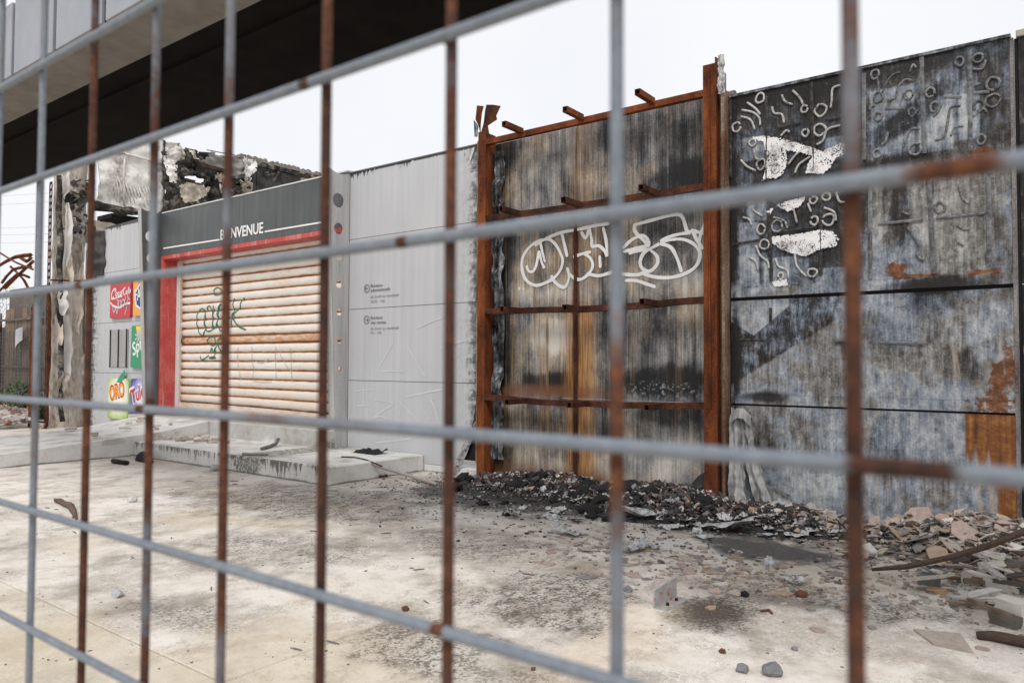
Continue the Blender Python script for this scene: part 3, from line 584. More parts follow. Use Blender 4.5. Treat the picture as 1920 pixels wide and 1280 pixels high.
TULM = radial('sign_blue_burst', tx0+sw_*.5, (zb3+zt3)/2+.10, [(.10, (.82, .82, .90)), (.24, (.40, .38, .66)), (.42, (.06, .07, .30)), (.6, (.02, .06, .12))])
t, rot = board('drink_sign', 'dark blue drink sign with white starburst and red letters', tx0, tx0+sw_, zb3, zt3, TULM)
build('letter_outline', text_b('Tulem', (tx0+.04, my-.08), (tx0+sw_-.03, my+.17), .33, YS, .05, .003), WHITE, t)
build('lettering', text_b('Tulem', (tx0+.07, my-.055), (tx0+sw_-.06, my+.18), .28, YS-.0035, .02, .003), DRED, t)

# ================================================================== PERFORATED FINS
def fin(x, ytop, ybot, zt, zb, label, flange, holes, mat):
    t = thing('perforated_fin', (x, N, zb), label, 'fin', 'perforated metal fins beside the shutter')
    out = [(N-.004, zb), (N-.004, zt)]
    for k in range(7):                           # dished top edge
        u = k/6; out.append((N-.004+(ytop-N)*u, zt-.05*math.sin(u*3.14)*1.0+.02*u))
    out.append((ybot, zb))
    hs = []
    for (yy, zz, d) in holes: hs.append([(yy+d/2*math.cos(a*math.pi/12), zz+d/2*math.sin(a*math.pi/12)) for a in range(24)])
    b = shape_b([out]+hs, lambda a, c, d: (x-.012+d, a, c), .012); build('side_plate', b, mat, t)
    b = B(); k = (ytop-ybot)
    b.add([(x-flange, ytop, zt), (x, ytop, zt), (x, ybot, zb), (x-flange, ybot, zb), (x-flange, ytop-.012, zt), (x, ytop-.012, zt), (x, ybot-.012, zb), (x-flange, ybot-.012, zb)],
          [(0,1,2,3), (7,6,5,4), (0,4,5,1), (1,5,6,2), (2,6,7,3), (3,7,4,0)])
    build('front_flange', b, FIN, t); return t
hz = [(3.863, .215), (3.446, .17), (3.03, .12), (2.62, .11), (2.21, .10), (1.79, .085), (1.37, .075)]
fin(X_F2, 7.05, 7.235, 4.30, .222, 'tapering pale metal fin with round holes, right of the shutter', .13, [(7.055+.185*(4.3-z)/4.08+.155-.008*i, z, d) for i, (z, d) in enumerate(hz)], FIN)
fin(X_F1+.03, 7.03, 7.20, 4.36, .462, 'tapering metal fin with round holes between the drink signs and the red door frame', .12, [(7.03+.17*(4.3-z)/3.85+.17-.008*i, z, d) for i, (z, d) in enumerate(hz)], flat('fin_metal_grey', (.095, .095, .092), .5, .2, 10))

# ================================================================== DOORWAY
BX0, BX1 = X_F1+.035, X_F2-.145
ws = thing('welcome_sign', (-11.4, N, 3.5), 'dark grey fascia reading BIENVENUE in white above the roller shutter', 'sign')
jx = W(451, 400, N)[0]
build('fascia_panel', B().slab(BX0, jx-.003, 3.515, 4.335, N-.02, .09, .003), DGREY, ws); fp = build('fascia_panel', B().slab(jx+.003, BX1+.13, 3.515, 4.335, N-.02, .09, .003, seed=3), DGREY, ws)
b = B().slab(BX0, BX1+.13, 4.338, 4.36, N-.03, .11, .006, 6, .05); build('top_flashing', b, WFRAME, ws)
yt = N-.021
build('lettering', text_b('BIENVENUE', W(414, 450, yt), W(494, 436.5, yt), .185, yt-.004, .018, .004), WHITE, fp)
for a, c in (((307, 467), (412, 450.8)), ((497, 436), (604, 418.5))):
    p, q = W(*a, yt), W(*c, yt); build('line_stripe', B().prism([p, q, (q[0], q[1]+.026), (p[0], p[1]+.026)], lambda u, v, d: (u, d, v), yt-.008, yt-.002), WHITE, ws)
YD = N+.28
ds = thing('door_surround', (-11.4, N, .47), 'red painted metal surround framing the roller shutter', 'door frame')
x_in = W(334, 600, YD)[0]                        # inner face of the left jamb where the guide rail starts
xj = BX0+.075
build('jamb', B().box(BX0, xj, N-.03, YD+.06, .462, 3.51, .004), RED, ds)
build('jamb', B().box(BX1-.0, BX1+.10, N-.03, YD+.06, .477, 3.51, .004), RED, ds)
build('lintel', B().box(xj+.002, BX1-.002, N-.03, YD-.02, 3.435, 3.51, .004), RED, ds)
rs = thing('roller_shutter', (-11.2, YD, .48), 'closed cream roller shutter with rusty slats and green graffiti', 'shutter')
build('guide_rail', B().box(xj+.003, xj+.13, YD-.03, YD+.07, .478, 3.43, .005), WFRAME, rs)
build('guide_rail', B().box(BX1-.10, BX1-.004, YD-.03, YD+.07, .478, 3.43, .005), WFRAME, rs)
SX0, SX1 = xj+.12, BX1-.09
PITCH = .156; ZS0 = .70
def sag(x, z): u = (x-SX0)/(SX1-SX0); k = max(0, 1-(z-.5)/1.0); return -.10*k*k*u*u+.06*k*(1-u)*0
def prof_y(z):                                   # convex slat, tight groove at the joints
    v = ((z-ZS0)/PITCH) % 1; return YD+.032-.024*math.sin(math.pi*min(1, max(0, (v-.14)/.86)))**.55
for k in range(18):
    b = B(); gr = []; nu, nv = 26, 12; z0 = ZS0+k*PITCH
    for j in range(nv+1):
        v = j/nv
        for i in range(nu+1):
            x = SX0+(SX1-SX0)*i/nu; zz = z0+v*PITCH*.995
            b.v.append((x, prof_y(z0+min(v, .9999)*PITCH)+.006*mn.noise(Vector((x*1.2, k*.7, 0))), zz+sag(x, zz)))
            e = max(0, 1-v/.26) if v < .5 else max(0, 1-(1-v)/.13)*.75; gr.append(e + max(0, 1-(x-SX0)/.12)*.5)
    for j in range(nv):
        for i in range(nu): q = j*(nu+1)+i; b.f.append((q, q+1, q+nu+2, q+nu+1))
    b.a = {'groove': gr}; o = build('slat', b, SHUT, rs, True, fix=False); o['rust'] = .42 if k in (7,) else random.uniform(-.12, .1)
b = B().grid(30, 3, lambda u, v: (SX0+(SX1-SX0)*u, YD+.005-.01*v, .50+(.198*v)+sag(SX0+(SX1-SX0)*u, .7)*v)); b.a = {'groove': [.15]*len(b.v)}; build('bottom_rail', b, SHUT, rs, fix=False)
build('roller_box', B().box(SX0-.1, SX1+.1, YD+.10, YD+.5, .5, 3.9), BLACK, rs)
yf = lambda x, z: prof_y(z-sag(x, z))-.004
def shut(pts, s=4.572, ox=320, oz=520): return [W(ox+a/s, oz+c/s, YD+.01) for a, c in pts]
b = B()
for q in ([(375, 155), (372, 115), (400, 88), (432, 100), (440, 125), (410, 150), (375, 150)], [(262, 270), (235, 300), (225, 350), (228, 410), (245, 470), (270, 500), (285, 480), (300, 440), (292, 380), (300, 320), (285, 275), (262, 268)], [(300, 310), (290, 360), (290, 410), (310, 455), (340, 460), (362, 440), (360, 395), (365, 340), (355, 280), (335, 245), (315, 265), (318, 285)],
          [(368, 240), (370, 290), (360, 340), (362, 400), (352, 430), (375, 440), (395, 400), (405, 350), (400, 300), (410, 260), (432, 222)], [(440, 225), (415, 270), (410, 330), (400, 400), (425, 450), (445, 455)], [(545, 180), (535, 230), (545, 290), (525, 330), (520, 430)], [(632, 175), (605, 210), (592, 260), (545, 310), (520, 345), (548, 370), (580, 420), (650, 448)], [(535, 300), (545, 345), (530, 350)],
          [(380, 510), (340, 512), (315, 540), (335, 575), (375, 580), (385, 540), (375, 512)], [(440, 515), (410, 530), (405, 570), (385, 610), (380, 660), (370, 690)], [(405, 575), (425, 620), (440, 650)], [(340, 640), (355, 605), (365, 640), (385, 600)], [(330, 690), (360, 682), (388, 690), (340, 695)], [(258, 672), (262, 702), (285, 700), (330, 668)]):
    stroke(b, shut(q), .030, 0, .003, 10, yf)
build('graffiti', b, GREEN, rs)
b = B()
for q in ([(700, 590), (700, 700), (712, 780), (708, 850), (720, 890), (870, 898)], [(905, 590), (898, 700), (905, 800), (905, 890)], [(935, 640), (970, 720), (1035, 820)], [(1025, 600), (1035, 720), (1040, 900)], [(580, 600), (575, 690), (590, 800), (600, 890)], [(720, 720), (780, 735), (840, 700)]):
    b = B(); stroke(b, shut(q), .016, 0, .003, 12, yf); build('graffiti', b, PENCIL, rs)

# ================================================================== GREY PANEL WALL
gw = thing('cladding_wall', (-7.3, N, 0), 'clean light grey panel wall with faded office directions, right edge burnt', 'wall')
GX0, GX1 = X_F2+.006, -6.10
build('cladding_panel', B().slab(GX0, GX1, 2.263, 3.30, N, .08, .0015, seed=2), CLAD, gw)
build('cladding_panel', B().slab(GX0, GX1+.01, 3.308, 4.305, N, .08, .0015, seed=1), CLAD, gw)
build('cladding_panel', B().slab(GX0, GX1, 1.208, 2.255, N, .08, .0015, seed=5), CLAD, gw)
poly = [(GX0, .10), (-6.62, .10), (-6.5, .16), (-6.32, .42), (-6.22, .7), (-6.13, 1.2), (GX0, 1.2)]
build('cladding_panel', B().prism(poly, lambda a, c, d: (a, d, c), N, N+.08), CLAD, gw)
b = B().grid(6, 18, lambda u, v: (-6.60+.50*u*(.35+.65*v)+.30*v*(1-u*.6), N-.02-.05*math.sin(u*3.1)-.03*mn.noise(Vector((u*3, v*6, 0))), .06+.85*v*(.5+.5*u))); build('curled_edge', b, ASH, gw, True)
build('coping', B().box(GX0, GX1, N-.012, N+.10, 4.308, 4.325), FIND, gw)
build('base_kerb', B().box(-7.07, GX1, N-.01, N+.3, -.02, .092, .006), WASH, gw)
yp = N-.0032
def gp(pts, s=3.556, ox=600, oz=240): return [W(ox+a/s, oz+c/s, yp) for a, c in pts]
for arrow, zz, rows in ((-1, (1062, 1090, 1132, 1165), ('Bureaux', 'administratifs', 'du lundi au vendredi', '7h30 - 16h')), (1, None, ('Bureaux', 'des ventes', 'du lundi au vendredi', '7h - 14h'))):
    s, ox, oz = (3.556, 600, 240) if arrow < 0 else (3.2, 600, 560)
    if arrow < 0: base = (1062, 1092, 1134, 1167); x0 = 338; xe = (418, 468, 522, 432); cc = (312, 1070)
    else: base = (123, 152, 187, 213); x0 = 304; xe = (376, 396, 472, 368); cc = (280, 126)
    for r_, (tx, by, ex) in enumerate(zip(rows, base, xe)):
        p, q = W(ox+x0/s, oz+by/s, yp), W(ox+ex/s, oz+(by-4)/s, yp)
        build('lettering', text_b(tx, p, (q[0], p[1]), .046 if r_ < 2 else .042, yp, .012 if r_ < 2 else 0, .002), PRINT if r_ < 2 else PRINTL, gw)
    c0 = W(ox+cc[0]/s, oz+cc[1]/s, yp); rr = .062; b = B()
    o_ = [(c0[0]+rr*math.cos(a*.2618), c0[1]+rr*math.sin(a*.2618)) for a in range(24)]; i_ = [(c0[0]+(a-c0[0])*.80, c0[1]+(c-c0[1])*.80) for a, c in o_]
    b = shape_b([o_, i_], lambda a, c, d: (a, yp-d, c), .002)
    stroke(b, [(c0[0]-.034*arrow, c0[1]), (c0[0]+.030*arrow, c0[1])], .016, yp); stroke(b, [(c0[0]+.004*arrow, c0[1]+.028), (c0[0]+.034*arrow, c0[1]), (c0[0]+.004*arrow, c0[1]-.028)], .015, yp, n=2)
    build('arrow_mark', b, PRINT, gw)
b = B()
for q in ([(205, 555), (260, 545), (330, 545)], [(262, 515), (258, 640)], [(215, 640), (300, 640)], [(325, 605), (385, 612), (440, 628), (380, 670), (320, 715), (360, 702), (405, 722)], [(470, 610), (520, 660), (600, 742)], [(485, 610), (478, 700)], [(600, 630), (630, 680), (662, 730)], [(660, 595), (690, 660), (715, 750)], [(440, 260), (390, 350), (350, 430), (430, 432), (500, 437)], [(520, 280), (580, 380), (630, 465)], [(590, 175), (660, 140), (740, 110)], [(720, 295), (800, 270), (870, 250)]):
    stroke(b, gp(q, 3.2, 600, 560), .026, yp, .0004)
build('graffiti', b, CHALK, gw)
for q in ([(510, 590), (620, 565), (745, 540)], [(340, 862), (450, 850), (560, 832), (750, 768)]):
    b = B(); stroke(b, gp(q, 3.2, 600, 560), .034, yp, .0006); build('graffiti', b, CHALK, gw)
build('joint_backing', B().box(GX0, GX1-.03, N+.03, N+.075, .2, 4.29), BLACK, gw)

# ================================================================== RUSTY FRAME + SCORCHED SHEETS
YB = N+.10
bw = thing('scorched_wall', (-4.5, YB, 0), 'streaked brown and grey scorched sheet wall behind the rusty frame', 'wall')
for x0, x1, zt in ((-5.98, -4.725, 4.30), (-4.715, -2.78, 4.32)):
    for z0, z1 in ((-.02, 1.045), (1.05, 2.14), (2.145, zt)):
        build('sheet', B().slab(x0, x1, z0, z1, YB, .06, .003, 1.4, seed=x0+z0), SHEET, bw)
build('seam_strip', B().slab(-4.745, -4.70, 0, 3.2, YB-.012, .011, .004, 9, .03), RUST2, bw)
def crease(u, v):
    n1 = mn.noise(Vector((v*11, 0, 2))); n2 = mn.noise(Vector((v*23, u*5, 7))); tri = abs(((u*2.3+n1*.9+.25) % 1)-.5)*2
    return -5.925+.16*u+.03*n1*(1+u)+.018*n2*u, YB-.025-.075*tri-.03*abs(n2), .25+3.93*v+.012*n2
b = B().grid(12, 130, crease)
m = Mat('crumpled_zinc', .45, .35, .5); f = m.noise(9, 6, .65); k2 = m.noise(1, 4, .5, (20, 1, 2.5)); ZINC = m.done(m.ramp(m.add(m.mul(f, .55), m.mul(k2, .5)), [(.44, (.014, .014, .015)), (.53, (.085, .088, .095)), (.66, (.33, .34, .355))]), f, .4, .02)
build('crumpled_edge', b, ZINC, bw)
b = B()
for q in ([(420, 930), (370, 955), (330, 1000), (315, 1050), (325, 1110), (350, 1145), (390, 1160), (440, 1145), (480, 1120), (510, 1080), (520, 1035), (505, 990), (480, 950), (450, 930), (415, 935)], [(380, 962), (430, 930), (510, 897), (600, 880), (680, 862), (755, 850)], [(340, 1060), (350, 1088), (372, 1090), (388, 1060), (396, 1020), (402, 990), (414, 1040), (430, 1075)], [(408, 945), (420, 1000), (432, 1045)],
          [(515, 900), (530, 960), (543, 1018)], [(462, 1110), (480, 1142), (510, 1166), (535, 1165), (550, 1130), (550, 1100), (542, 1070)], [(550, 1100), (580, 1125), (610, 1130), (642, 1110), (665, 1080), (670, 1050), (655, 1020), (628, 1003)], [(572, 1018), (620, 1002), (662, 992)], [(612, 890), (635, 925), (650, 880)], [(652, 870), (665, 930), (668, 965), (700, 962), (728, 985), (742, 1012), (738, 940), (722, 868)],
          [(705, 1010), (708, 1072)], [(640, 1100), (700, 1112), (770, 1096), (830, 1105), (895, 1107), (935, 1090)], [(820, 975), (870, 930), (925, 912), (952, 955), (900, 972), (822, 992)], [(850, 1000), (905, 985), (965, 980)], [(880, 850), (882, 890), (925, 935), (955, 968)], [(872, 860), (960, 836), (1040, 815), (1098, 806), (1122, 825), (1142, 888), (1158, 895), (1100, 905), (1040, 922), (1008, 942)],
          [(960, 985), (992, 1015), (992, 1055), (955, 1090), (918, 1075), (908, 1040), (925, 1000), (962, 975), (1005, 952)], [(1010, 945), (1060, 932), (1120, 930), (1170, 950), (1205, 990), (1200, 1040), (1170, 1080), (1110, 1110), (1040, 1122), (970, 1116), (915, 1098)], [(1005, 950), (1060, 970), (1092, 1025), (1115, 1095)], [(1222, 980), (1190, 930), (1165, 878)], [(1175, 885), (1212, 893), (1240, 828)], [(1200, 950), (1218, 893), (1248, 940)], [(830, 1135), (890, 1137), (940, 1153), (985, 1168)], [(298, 1177), (306, 1175)], [(320, 1178), (328, 1174)]):
    stroke(b, [W(860+a/2.667, 100+c/2.667, YB-.006) for a, c in q], .045, YB-.0056, .0004)
build('graffiti', b, SPRAY, bw)

rf = thing('rusty_rack', (-4.45, N-.1, 0), 'tall rusted steel rack frame with stub arms standing before the scorched wall', 'frame')
YF = N-.13
def chan(x0, x1, y0, y1, z0, z1): return B().box(x0, x1, y0, y1, z0, z1, .008)
b = B().box(-6.05, -5.93, YF, YF+.012, -.02, 4.42).box(-6.05, -6.038, YF+.012, YB-.01, -.02, 4.40).box(-5.942, -5.93, YF+.012, YB-.02, -.02, 4.40)
build('post', b, RUST, rf)
b = B().box(-3.03, -2.90, YF, YF+.012, -.02, 4.56).box(-3.03, -3.018, YF+.012, YB-.02, -.02, 4.52).box(-2.90, -2.888, YF, YB-.02, -.02, 4.62).box(-2.96, -2.948, YF-.03, YF-.001, 1.0, 4.5)
build('post', b, RUST, rf)
build('post', B().box(-2.838, -2.805, YF-.01, YB-.02, .0, 4.28, .006).box(-2.887, -2.856, YF+.09, YB-.03, .0, 4.5), rusty('peeling_edge', (.07, .03, .017), (.16, .10, .065), (.32, .28, .22), .3), rf)
build('insulation_edge', B().slab(-6.10, -6.056, .2, 4.32, YF+.04, .12, .02, 9, .03), rusty('burnt_foam', (.09, .06, .04), (.25, .18, .11), (.36, .31, .25), .6), rf)
def rail(z, sagamp, mat, seed):
    b = B(); n = 24; x0, x1 = -5.928, -3.031
    def pt(u): 
        s_ = -sagamp*math.sin(math.pi*u)+sagamp*.5*mn.noise(Vector((u*5, seed, 0))); return x0+(x1-x0)*u, z+s_
    o = len(b.v)
    for i in range(n+1):
        x, zz = pt(i/n); yy = YF-.0+sagamp*.4*mn.noise(Vector((i/n*4, 2, seed)))
        for dy, dz in ((0, -.034), (0, .034), (.07, .034), (.07, -.034)): b.v.append((x, yy+dy, zz+dz))
    for i in range(n):
        for k in range(4): a = i*4+k; c = i*4+(k+1) % 4; b.f.append((a, c, c+4, a+4))
    b.f += [(0, 1, 2, 3), (n*4+3, n*4+2, n*4+1, n*4)]
    return pt, build('rail', b, mat, rf)
for z, sg, mat, stubs in ((4.275, .0, RUST, (-5.36, -4.50, -3.60)), (3.30, .01, RUST2, (-5.40, -4.52, -3.56)), (2.12, .03, RUST2, (-5.38, -4.50, -3.55)), (1.035, .035, RUST2, (-5.30, -4.44, -3.50))):
    pt, ro = rail(z, sg, mat, z)
    for x in stubs:
        zz = pt((x+5.928)/2.897)[1] + (.03 if z > 4 else .0); b = B(); t_ = .005; h = .031; y0, y1 = YF-.36, YF-.003
        b.box(x-h, x+h, y0, y1, zz+h-t_, zz+h).box(x-h, x+h, y0, y1, zz-h, zz-h+t_).box(x-h, x-h+t_, y0, y1, zz-h+t_, zz+h-t_).box(x+h-t_, x+h, y0, y1, zz-h+t_, zz+h-t_)
        build('stub_arm', b, mat, ro)
# torn plates on the post heads
def tp(pts, y, th, s, ox, oz): return [W(ox+a/s, oz+c/s, y) for a, c in pts]
b = B().prism(tp([(258, 190), (385, 205), (350, 330), (325, 560), (322, 730), (290, 600), (228, 470)], YF, 0, 10.67, 870, 180), lambda a, c, d: (a, d, c), YF, YF+.012); build('torn_plate', b, RUST, rf)
b = B().grid(6, 10, lambda u, v: (0, 0, 0)); b = B()
pl = tp([(478, 190), (620, 195), (770, 220), (650, 400), (660, 470), (470, 590), (495, 770), (330, 770), (395, 540), (440, 300)], YF, 0, 10.67, 870, 180)
b.prism(pl, lambda a, c, d: (a, YF+d-.10*max(0, (c-4.5))*(1+6*max(0, a+5.95)), c), 0, .012); build('torn_plate', b, RUST2, rf)
b = B().prism(tp([(200, 480), (290, 600), (270, 820), (215, 820)], YF, 0, 10.67, 870, 180), lambda a, c, d: (a, d, c), YF-.006, YF-.001); build('foil_scrap', b, ZINC, rf)
b = B().prism(tp([(160, 1050), (210, 1020), (200, 1090), (130, 1280), (105, 1280)], N-.03, 0, 10.67, 870, 180), lambda a, c, d: (a, d, c), N-.03, N-.02); build('foil_scrap', b, WREM, rf)
b = B().grid(5, 14, lambda u, v: (-2.86+.07*u+.02*mn.noise(Vector((v*8, u*3, 1))), YF-.02+.05*mn.noise(Vector((v*7, u*4, 0))), 4.22+.40*v)); build('foil_scrap', b, ASH, rf, True)
# crumpled pale sheets at the foot of the right post
m = Mat('pale_bent_zinc', .6, 0, .4); f = m.noise(5, 6, .6); s = m.noise(1, 5, .6, (22, 1, 2.5), off=3)
PALEZ = m.done(m.ramp(m.add(m.mul(f, .5), m.mul(s, .5)), [(.38, (.10, .10, .105)), (.5, (.26, .258, .255)), (.64, (.40, .395, .39))]), f, .4, .01)
ps = thing('peeled_sheet', (-2.6, N-.1, 0), 'crumpled pale sheet peeling off beside the right post of the rusty frame', 'metal sheet')
for x0, wd, zt, y0, sd_ in ((-2.775, .13, 1.0, N-.07, 1), (-2.665, .12, .98, N-.06, 4)):
    def fn(u, v):
        n1 = mn.noise(Vector((v*7, sd_, 0))); n2 = mn.noise(Vector((v*15, u*4, sd_))); fall = (1-v)**2
        cx = x0+wd*.5+.018*n1+(.26*fall if sd_ == 4 else .06*fall); ww = wd*(1+.5*fall+.25*n1)*(1 if v < .93 else .75); tri = abs(((u*1.6+.3*n1+.2) % 1)-.5)*2
        return cx+ww*(u-.5), y0-.05*tri-.13*fall-.02*n2, .05+(zt-.05)*v+.015*n2-(.06*(u-.5) if sd_ == 1 else -.05*(u-.5))
    build('sheet_strip', B().grid(16, 44, fn), PALEZ, ps, True)
build('sheet_strip', B().grid(10, 8, lambda u, v: (-2.76+.20*u, N-.08-.05*math.sin(u*3.1)-.03*v, .93+.10*math.sin(u*2.6+.3)-.10*v+.02*mn.noise(Vector((u*5, v*3, 2))))), PALEZ, ps)
b = B().grid(6, 5, lambda u, v: (-2.38+.26*u, N-.18-.12*u+.05*math.sin(v*3), .08+.22*v*(1-.4*u)+.03*u)); build('sheet_flap', b, ASH, ps, True)
b = B().grid(10, 6, lambda u, v: (-3.20+.30*u, N-.12+.08*math.sin(v*2), .06+.30*v*math.sin(min(1, .25+u)*1.75)**.8)); tag(build('bent_sheet', b, BURNP, None, True, origin=(-3.05, N-.12, .06)), 'dark bent sheet of metal at the inside foot of the right rusty post', 'metal sheet')

# ================================================================== CHARRED WALL
cw = thing('charred_wall', (-1.55, N, 0), 'burnt black and blue-grey panel wall with raised squiggles and ring marks', 'wall')
CX0, CX1 = -2.79, -.385
for z0, z1 in ((-.02, 1.045), (1.16, 2.105), (2.235, 3.15), (3.27, 4.205)):
    for xa, xb in (((CX0, CX1),) if z0 < 1.5 else ((CX0, -1.565), (-1.562, CX1))):
        build('charred_panel', B().slab(xa, xb, z0, z1, N, .08, .012, 1.6, seed=z0*3+xa), CHAR, cw)
for z0, z1 in ((1.065, 1.158), (2.14, 2.233), (3.18, 3.267)):
    build('lower_flange', B().slab(CX0, CX1, z0, z1, N-.006, .09, .006, 3, seed=z0), CHAR, cw)
for z0, z1 in ((1.045, 1.065), (2.105, 2.14), (3.15, 3.18)): build('joint_gap', B().box(CX0, CX1, N+.035, N+.08, z0+.001, z1-.001), BLACK, cw)
build('coping', B().slab(CX0, CX1+.01, 4.208, 4.235, N-.02, .14, .006, 5, .05), ZINC, cw)
build('edge_trim', B().slab(CX1+.001, CX1+.028, -.02, 4.2, N-.006, .08, .003, 5, .05), rusty('trim_rust', (.07, .05, .045), (.19, .17, .165), (.33, .32, .31), .4), cw)
def c7(a, c): return W(1340+a/2.462, 40+c/2.462, N-.01)
for pa, pb in (((240, 345), (238, 735)), ((445, 280), (458, 690)), ((690, 240), (690, 640)), ((955, 165), (968, 610)), ((1178, 130), (1180, 600)), ((252, 880), (262, 1200)), ((488, 800), (490, 1170)), ((718, 760), (718, 1190)), ((990, 735), (1010, 1165)), ((1265, 700), (1268, 1120)), ((70, 360), (72, 720))):
    p, q = c7(*pa), c7(*pb); b = B(); n = 14; o = 0
    b.grid(2, n, lambda u, v: (p[0]+(q[0]-p[0])*v+(u-.5)*.036+.006*mn.noise(Vector((v*9, pa[0], 0))), N-.012-.006*(1-abs(2*u-1)), p[1]+(q[1]-p[1])*v)); build('stud_strip', b, STRIP, cw)
for pa, pb in (((290, 490), (400, 465)), ((510, 455), (590, 440)), ((85, 1030), (235, 1005)), ((270, 975), (470, 950)), ((755, 935), (960, 915)), ((1020, 910), (1250, 885)), ((785, 405), (880, 400)), ((1060, 350), (1140, 348)), ((1195, 330), (1270, 325))):
    p, q = c7(*pa), c7(*pb); build('batten_strip', B().grid(12, 2, lambda u, v: (p[0]+(q[0]-p[0])*u, N-.012-.005*(1-abs(2*v-1)), p[1]+(q[1]-p[1])*u+(v-.5)*.026)), STRIP, cw)
c8 = lambda a, c: W(1340+a/2.462, 520+c/2.462, N-.01)
for pa, pb in (((115, 288), (235, 290)), ((258, 140), (258, 215)), ((715, 155), (715, 300)), ((760, 300), (980, 303)), ((1000, 150), (1003, 290)), ((555, 300), (640, 302))):
    p, q = c8(*pa), c8(*pb); v_ = abs(pa[0]-pb[0]) < 20
    build('batten_strip', B().grid(10, 2, lambda u, v: (p[0]+(q[0]-p[0])*u+((v-.5)*.03 if v_ else 0), N-.010-.004*(1-abs(2*v-1)), p[1]+(q[1]-p[1])*u+(0 if v_ else (v-.5)*.026))), STRIP, cw)
rings = [(490, 410), (485, 500), (418, 515), (755, 352), (895, 340), (1015, 395), (415, 405), (213, 660), (283, 680), (215, 960), (288, 945), (455, 825), (515, 810), (460, 920), (525, 915), (230, 1030), (305, 1175), (450, 1160), (1215, 170), (1285, 290), (1285, 365), (1220, 390), (740, 245), (1040, 860), (210, 355), (755, 440), (925, 590), (1230, 545), (750, 610), (1130, 185), (995, 330), (910, 420), (175, 560), (100, 490)]
for i, (a, c) in enumerate(rings):
    x, z = c7(a, c); r = random.uniform(.034, .056); e = random.uniform(.72, 1.1); ph = random.uniform(0, 6); n = 18; full = random.uniform(5.6, 6.6)
    pts = [(x+r*e*(1+.3*mn.noise(Vector((k*.28, i, 0))))*math.cos(ph+full*k/n), N-.009, z+r*(1+.3*mn.noise(Vector((k*.28, i, 4))))*math.sin(ph+full*k/n)) for k in range(n+1)]
    build('raised_ring', B().tube(pts, .0115, 5), BEAD, cw, True)
curls = [[(125, 410), (175, 420), (205, 445), (210, 480)], [(150, 375), (190, 405), (210, 430)], [(120, 440), (165, 455), (185, 500)], [(265, 395), (275, 425), (310, 430), (320, 470)], [(310, 340), (325, 370), (360, 385)], [(360, 320), (390, 350), (410, 385)], [(580, 295), (545, 310), (540, 360), (535, 400)], [(470, 570), (500, 550), (520, 500), (580, 480)],
    [(775, 330), (790, 290), (820, 250), (855, 235)], [(805, 370), (835, 350), (850, 300), (880, 270), (910, 275)], [(770, 570), (790, 550), (800, 510)], [(870, 580), (885, 530), (915, 495), (945, 500)], [(1020, 550), (1060, 530), (1075, 470), (1090, 400), (1135, 390)], [(1090, 530), (1110, 490), (1150, 485)], [(270, 640), (295, 620), (310, 570), (355, 560)], [(340, 660), (380, 610), (430, 580)], [(370, 700), (390, 660), (440, 625)],
    [(360, 860), (370, 890), (380, 930)], [(430, 840), (445, 880)], [(270, 905), (320, 920), (335, 955)], [(505, 860), (550, 880), (560, 920)], [(190, 1035), (210, 1080), (245, 1110), (250, 1140)], [(280, 1095), (295, 1130), (335, 1150), (340, 1185)], [(370, 1075), (380, 1130), (425, 1180)], [(160, 1090), (190, 1110), (200, 1150)], [(560, 790), (575, 830), (600, 835)], [(890, 950), (930, 1010), (940, 1040), (935, 1080), (965, 1105)], [(130, 905), (160, 915), (170, 940)], [(175, 870), (220, 900)],
    [(120, 640), (150, 670), (190, 690)], [(305, 530), (330, 505), (345, 512)], [(865, 880), (900, 895)], [(1130, 760), (1140, 810), (1170, 840)], [(1120, 940), (1150, 960), (1175, 955)], [(1125, 1020), (1150, 1035)], [(1195, 440), (1240, 405), (1255, 420)], [(1200, 300), (1225, 285)], [(1010, 440), (1030, 420), (1050, 375)], [(1190, 220), (1235, 220), (1250, 180)], [(750, 260), (757, 300), (755, 335)], [(715, 410), (725, 390), (738, 395)], [(180, 590), (190, 630), (205, 640)], [(900, 235), (915, 200), (930, 215)]]
for q in curls:
    P = spline([c7(*p) for p in q], 5); build('raised_squiggle', B().tube([(a, N-.008, c) for a, c in P], .0115, 5), BEAD, cw, True)
rem = [[(175, 535), (235, 530), (330, 545), (440, 580), (500, 600), (580, 565), (640, 560), (630, 600), (560, 630), (530, 680), (500, 705), (420, 700), (430, 660), (455, 622), (395, 606), (330, 595), (335, 650), (320, 700), (290, 725), (240, 725), (220, 735), (240, 660), (235, 600), (225, 555), (180, 545)], [(285, 850), (340, 830), (420, 808), (400, 850), (340, 880)], [(265, 995), (370, 985), (490, 962), (545, 970), (575, 1000), (560, 1040), (490, 1050), (420, 1085), (350, 1070), (300, 1050), (265, 1022)], [(262, 890), (240, 880), (270, 860)], [(262, 1205), (330, 1190), (340, 1220), (280, 1225)]]
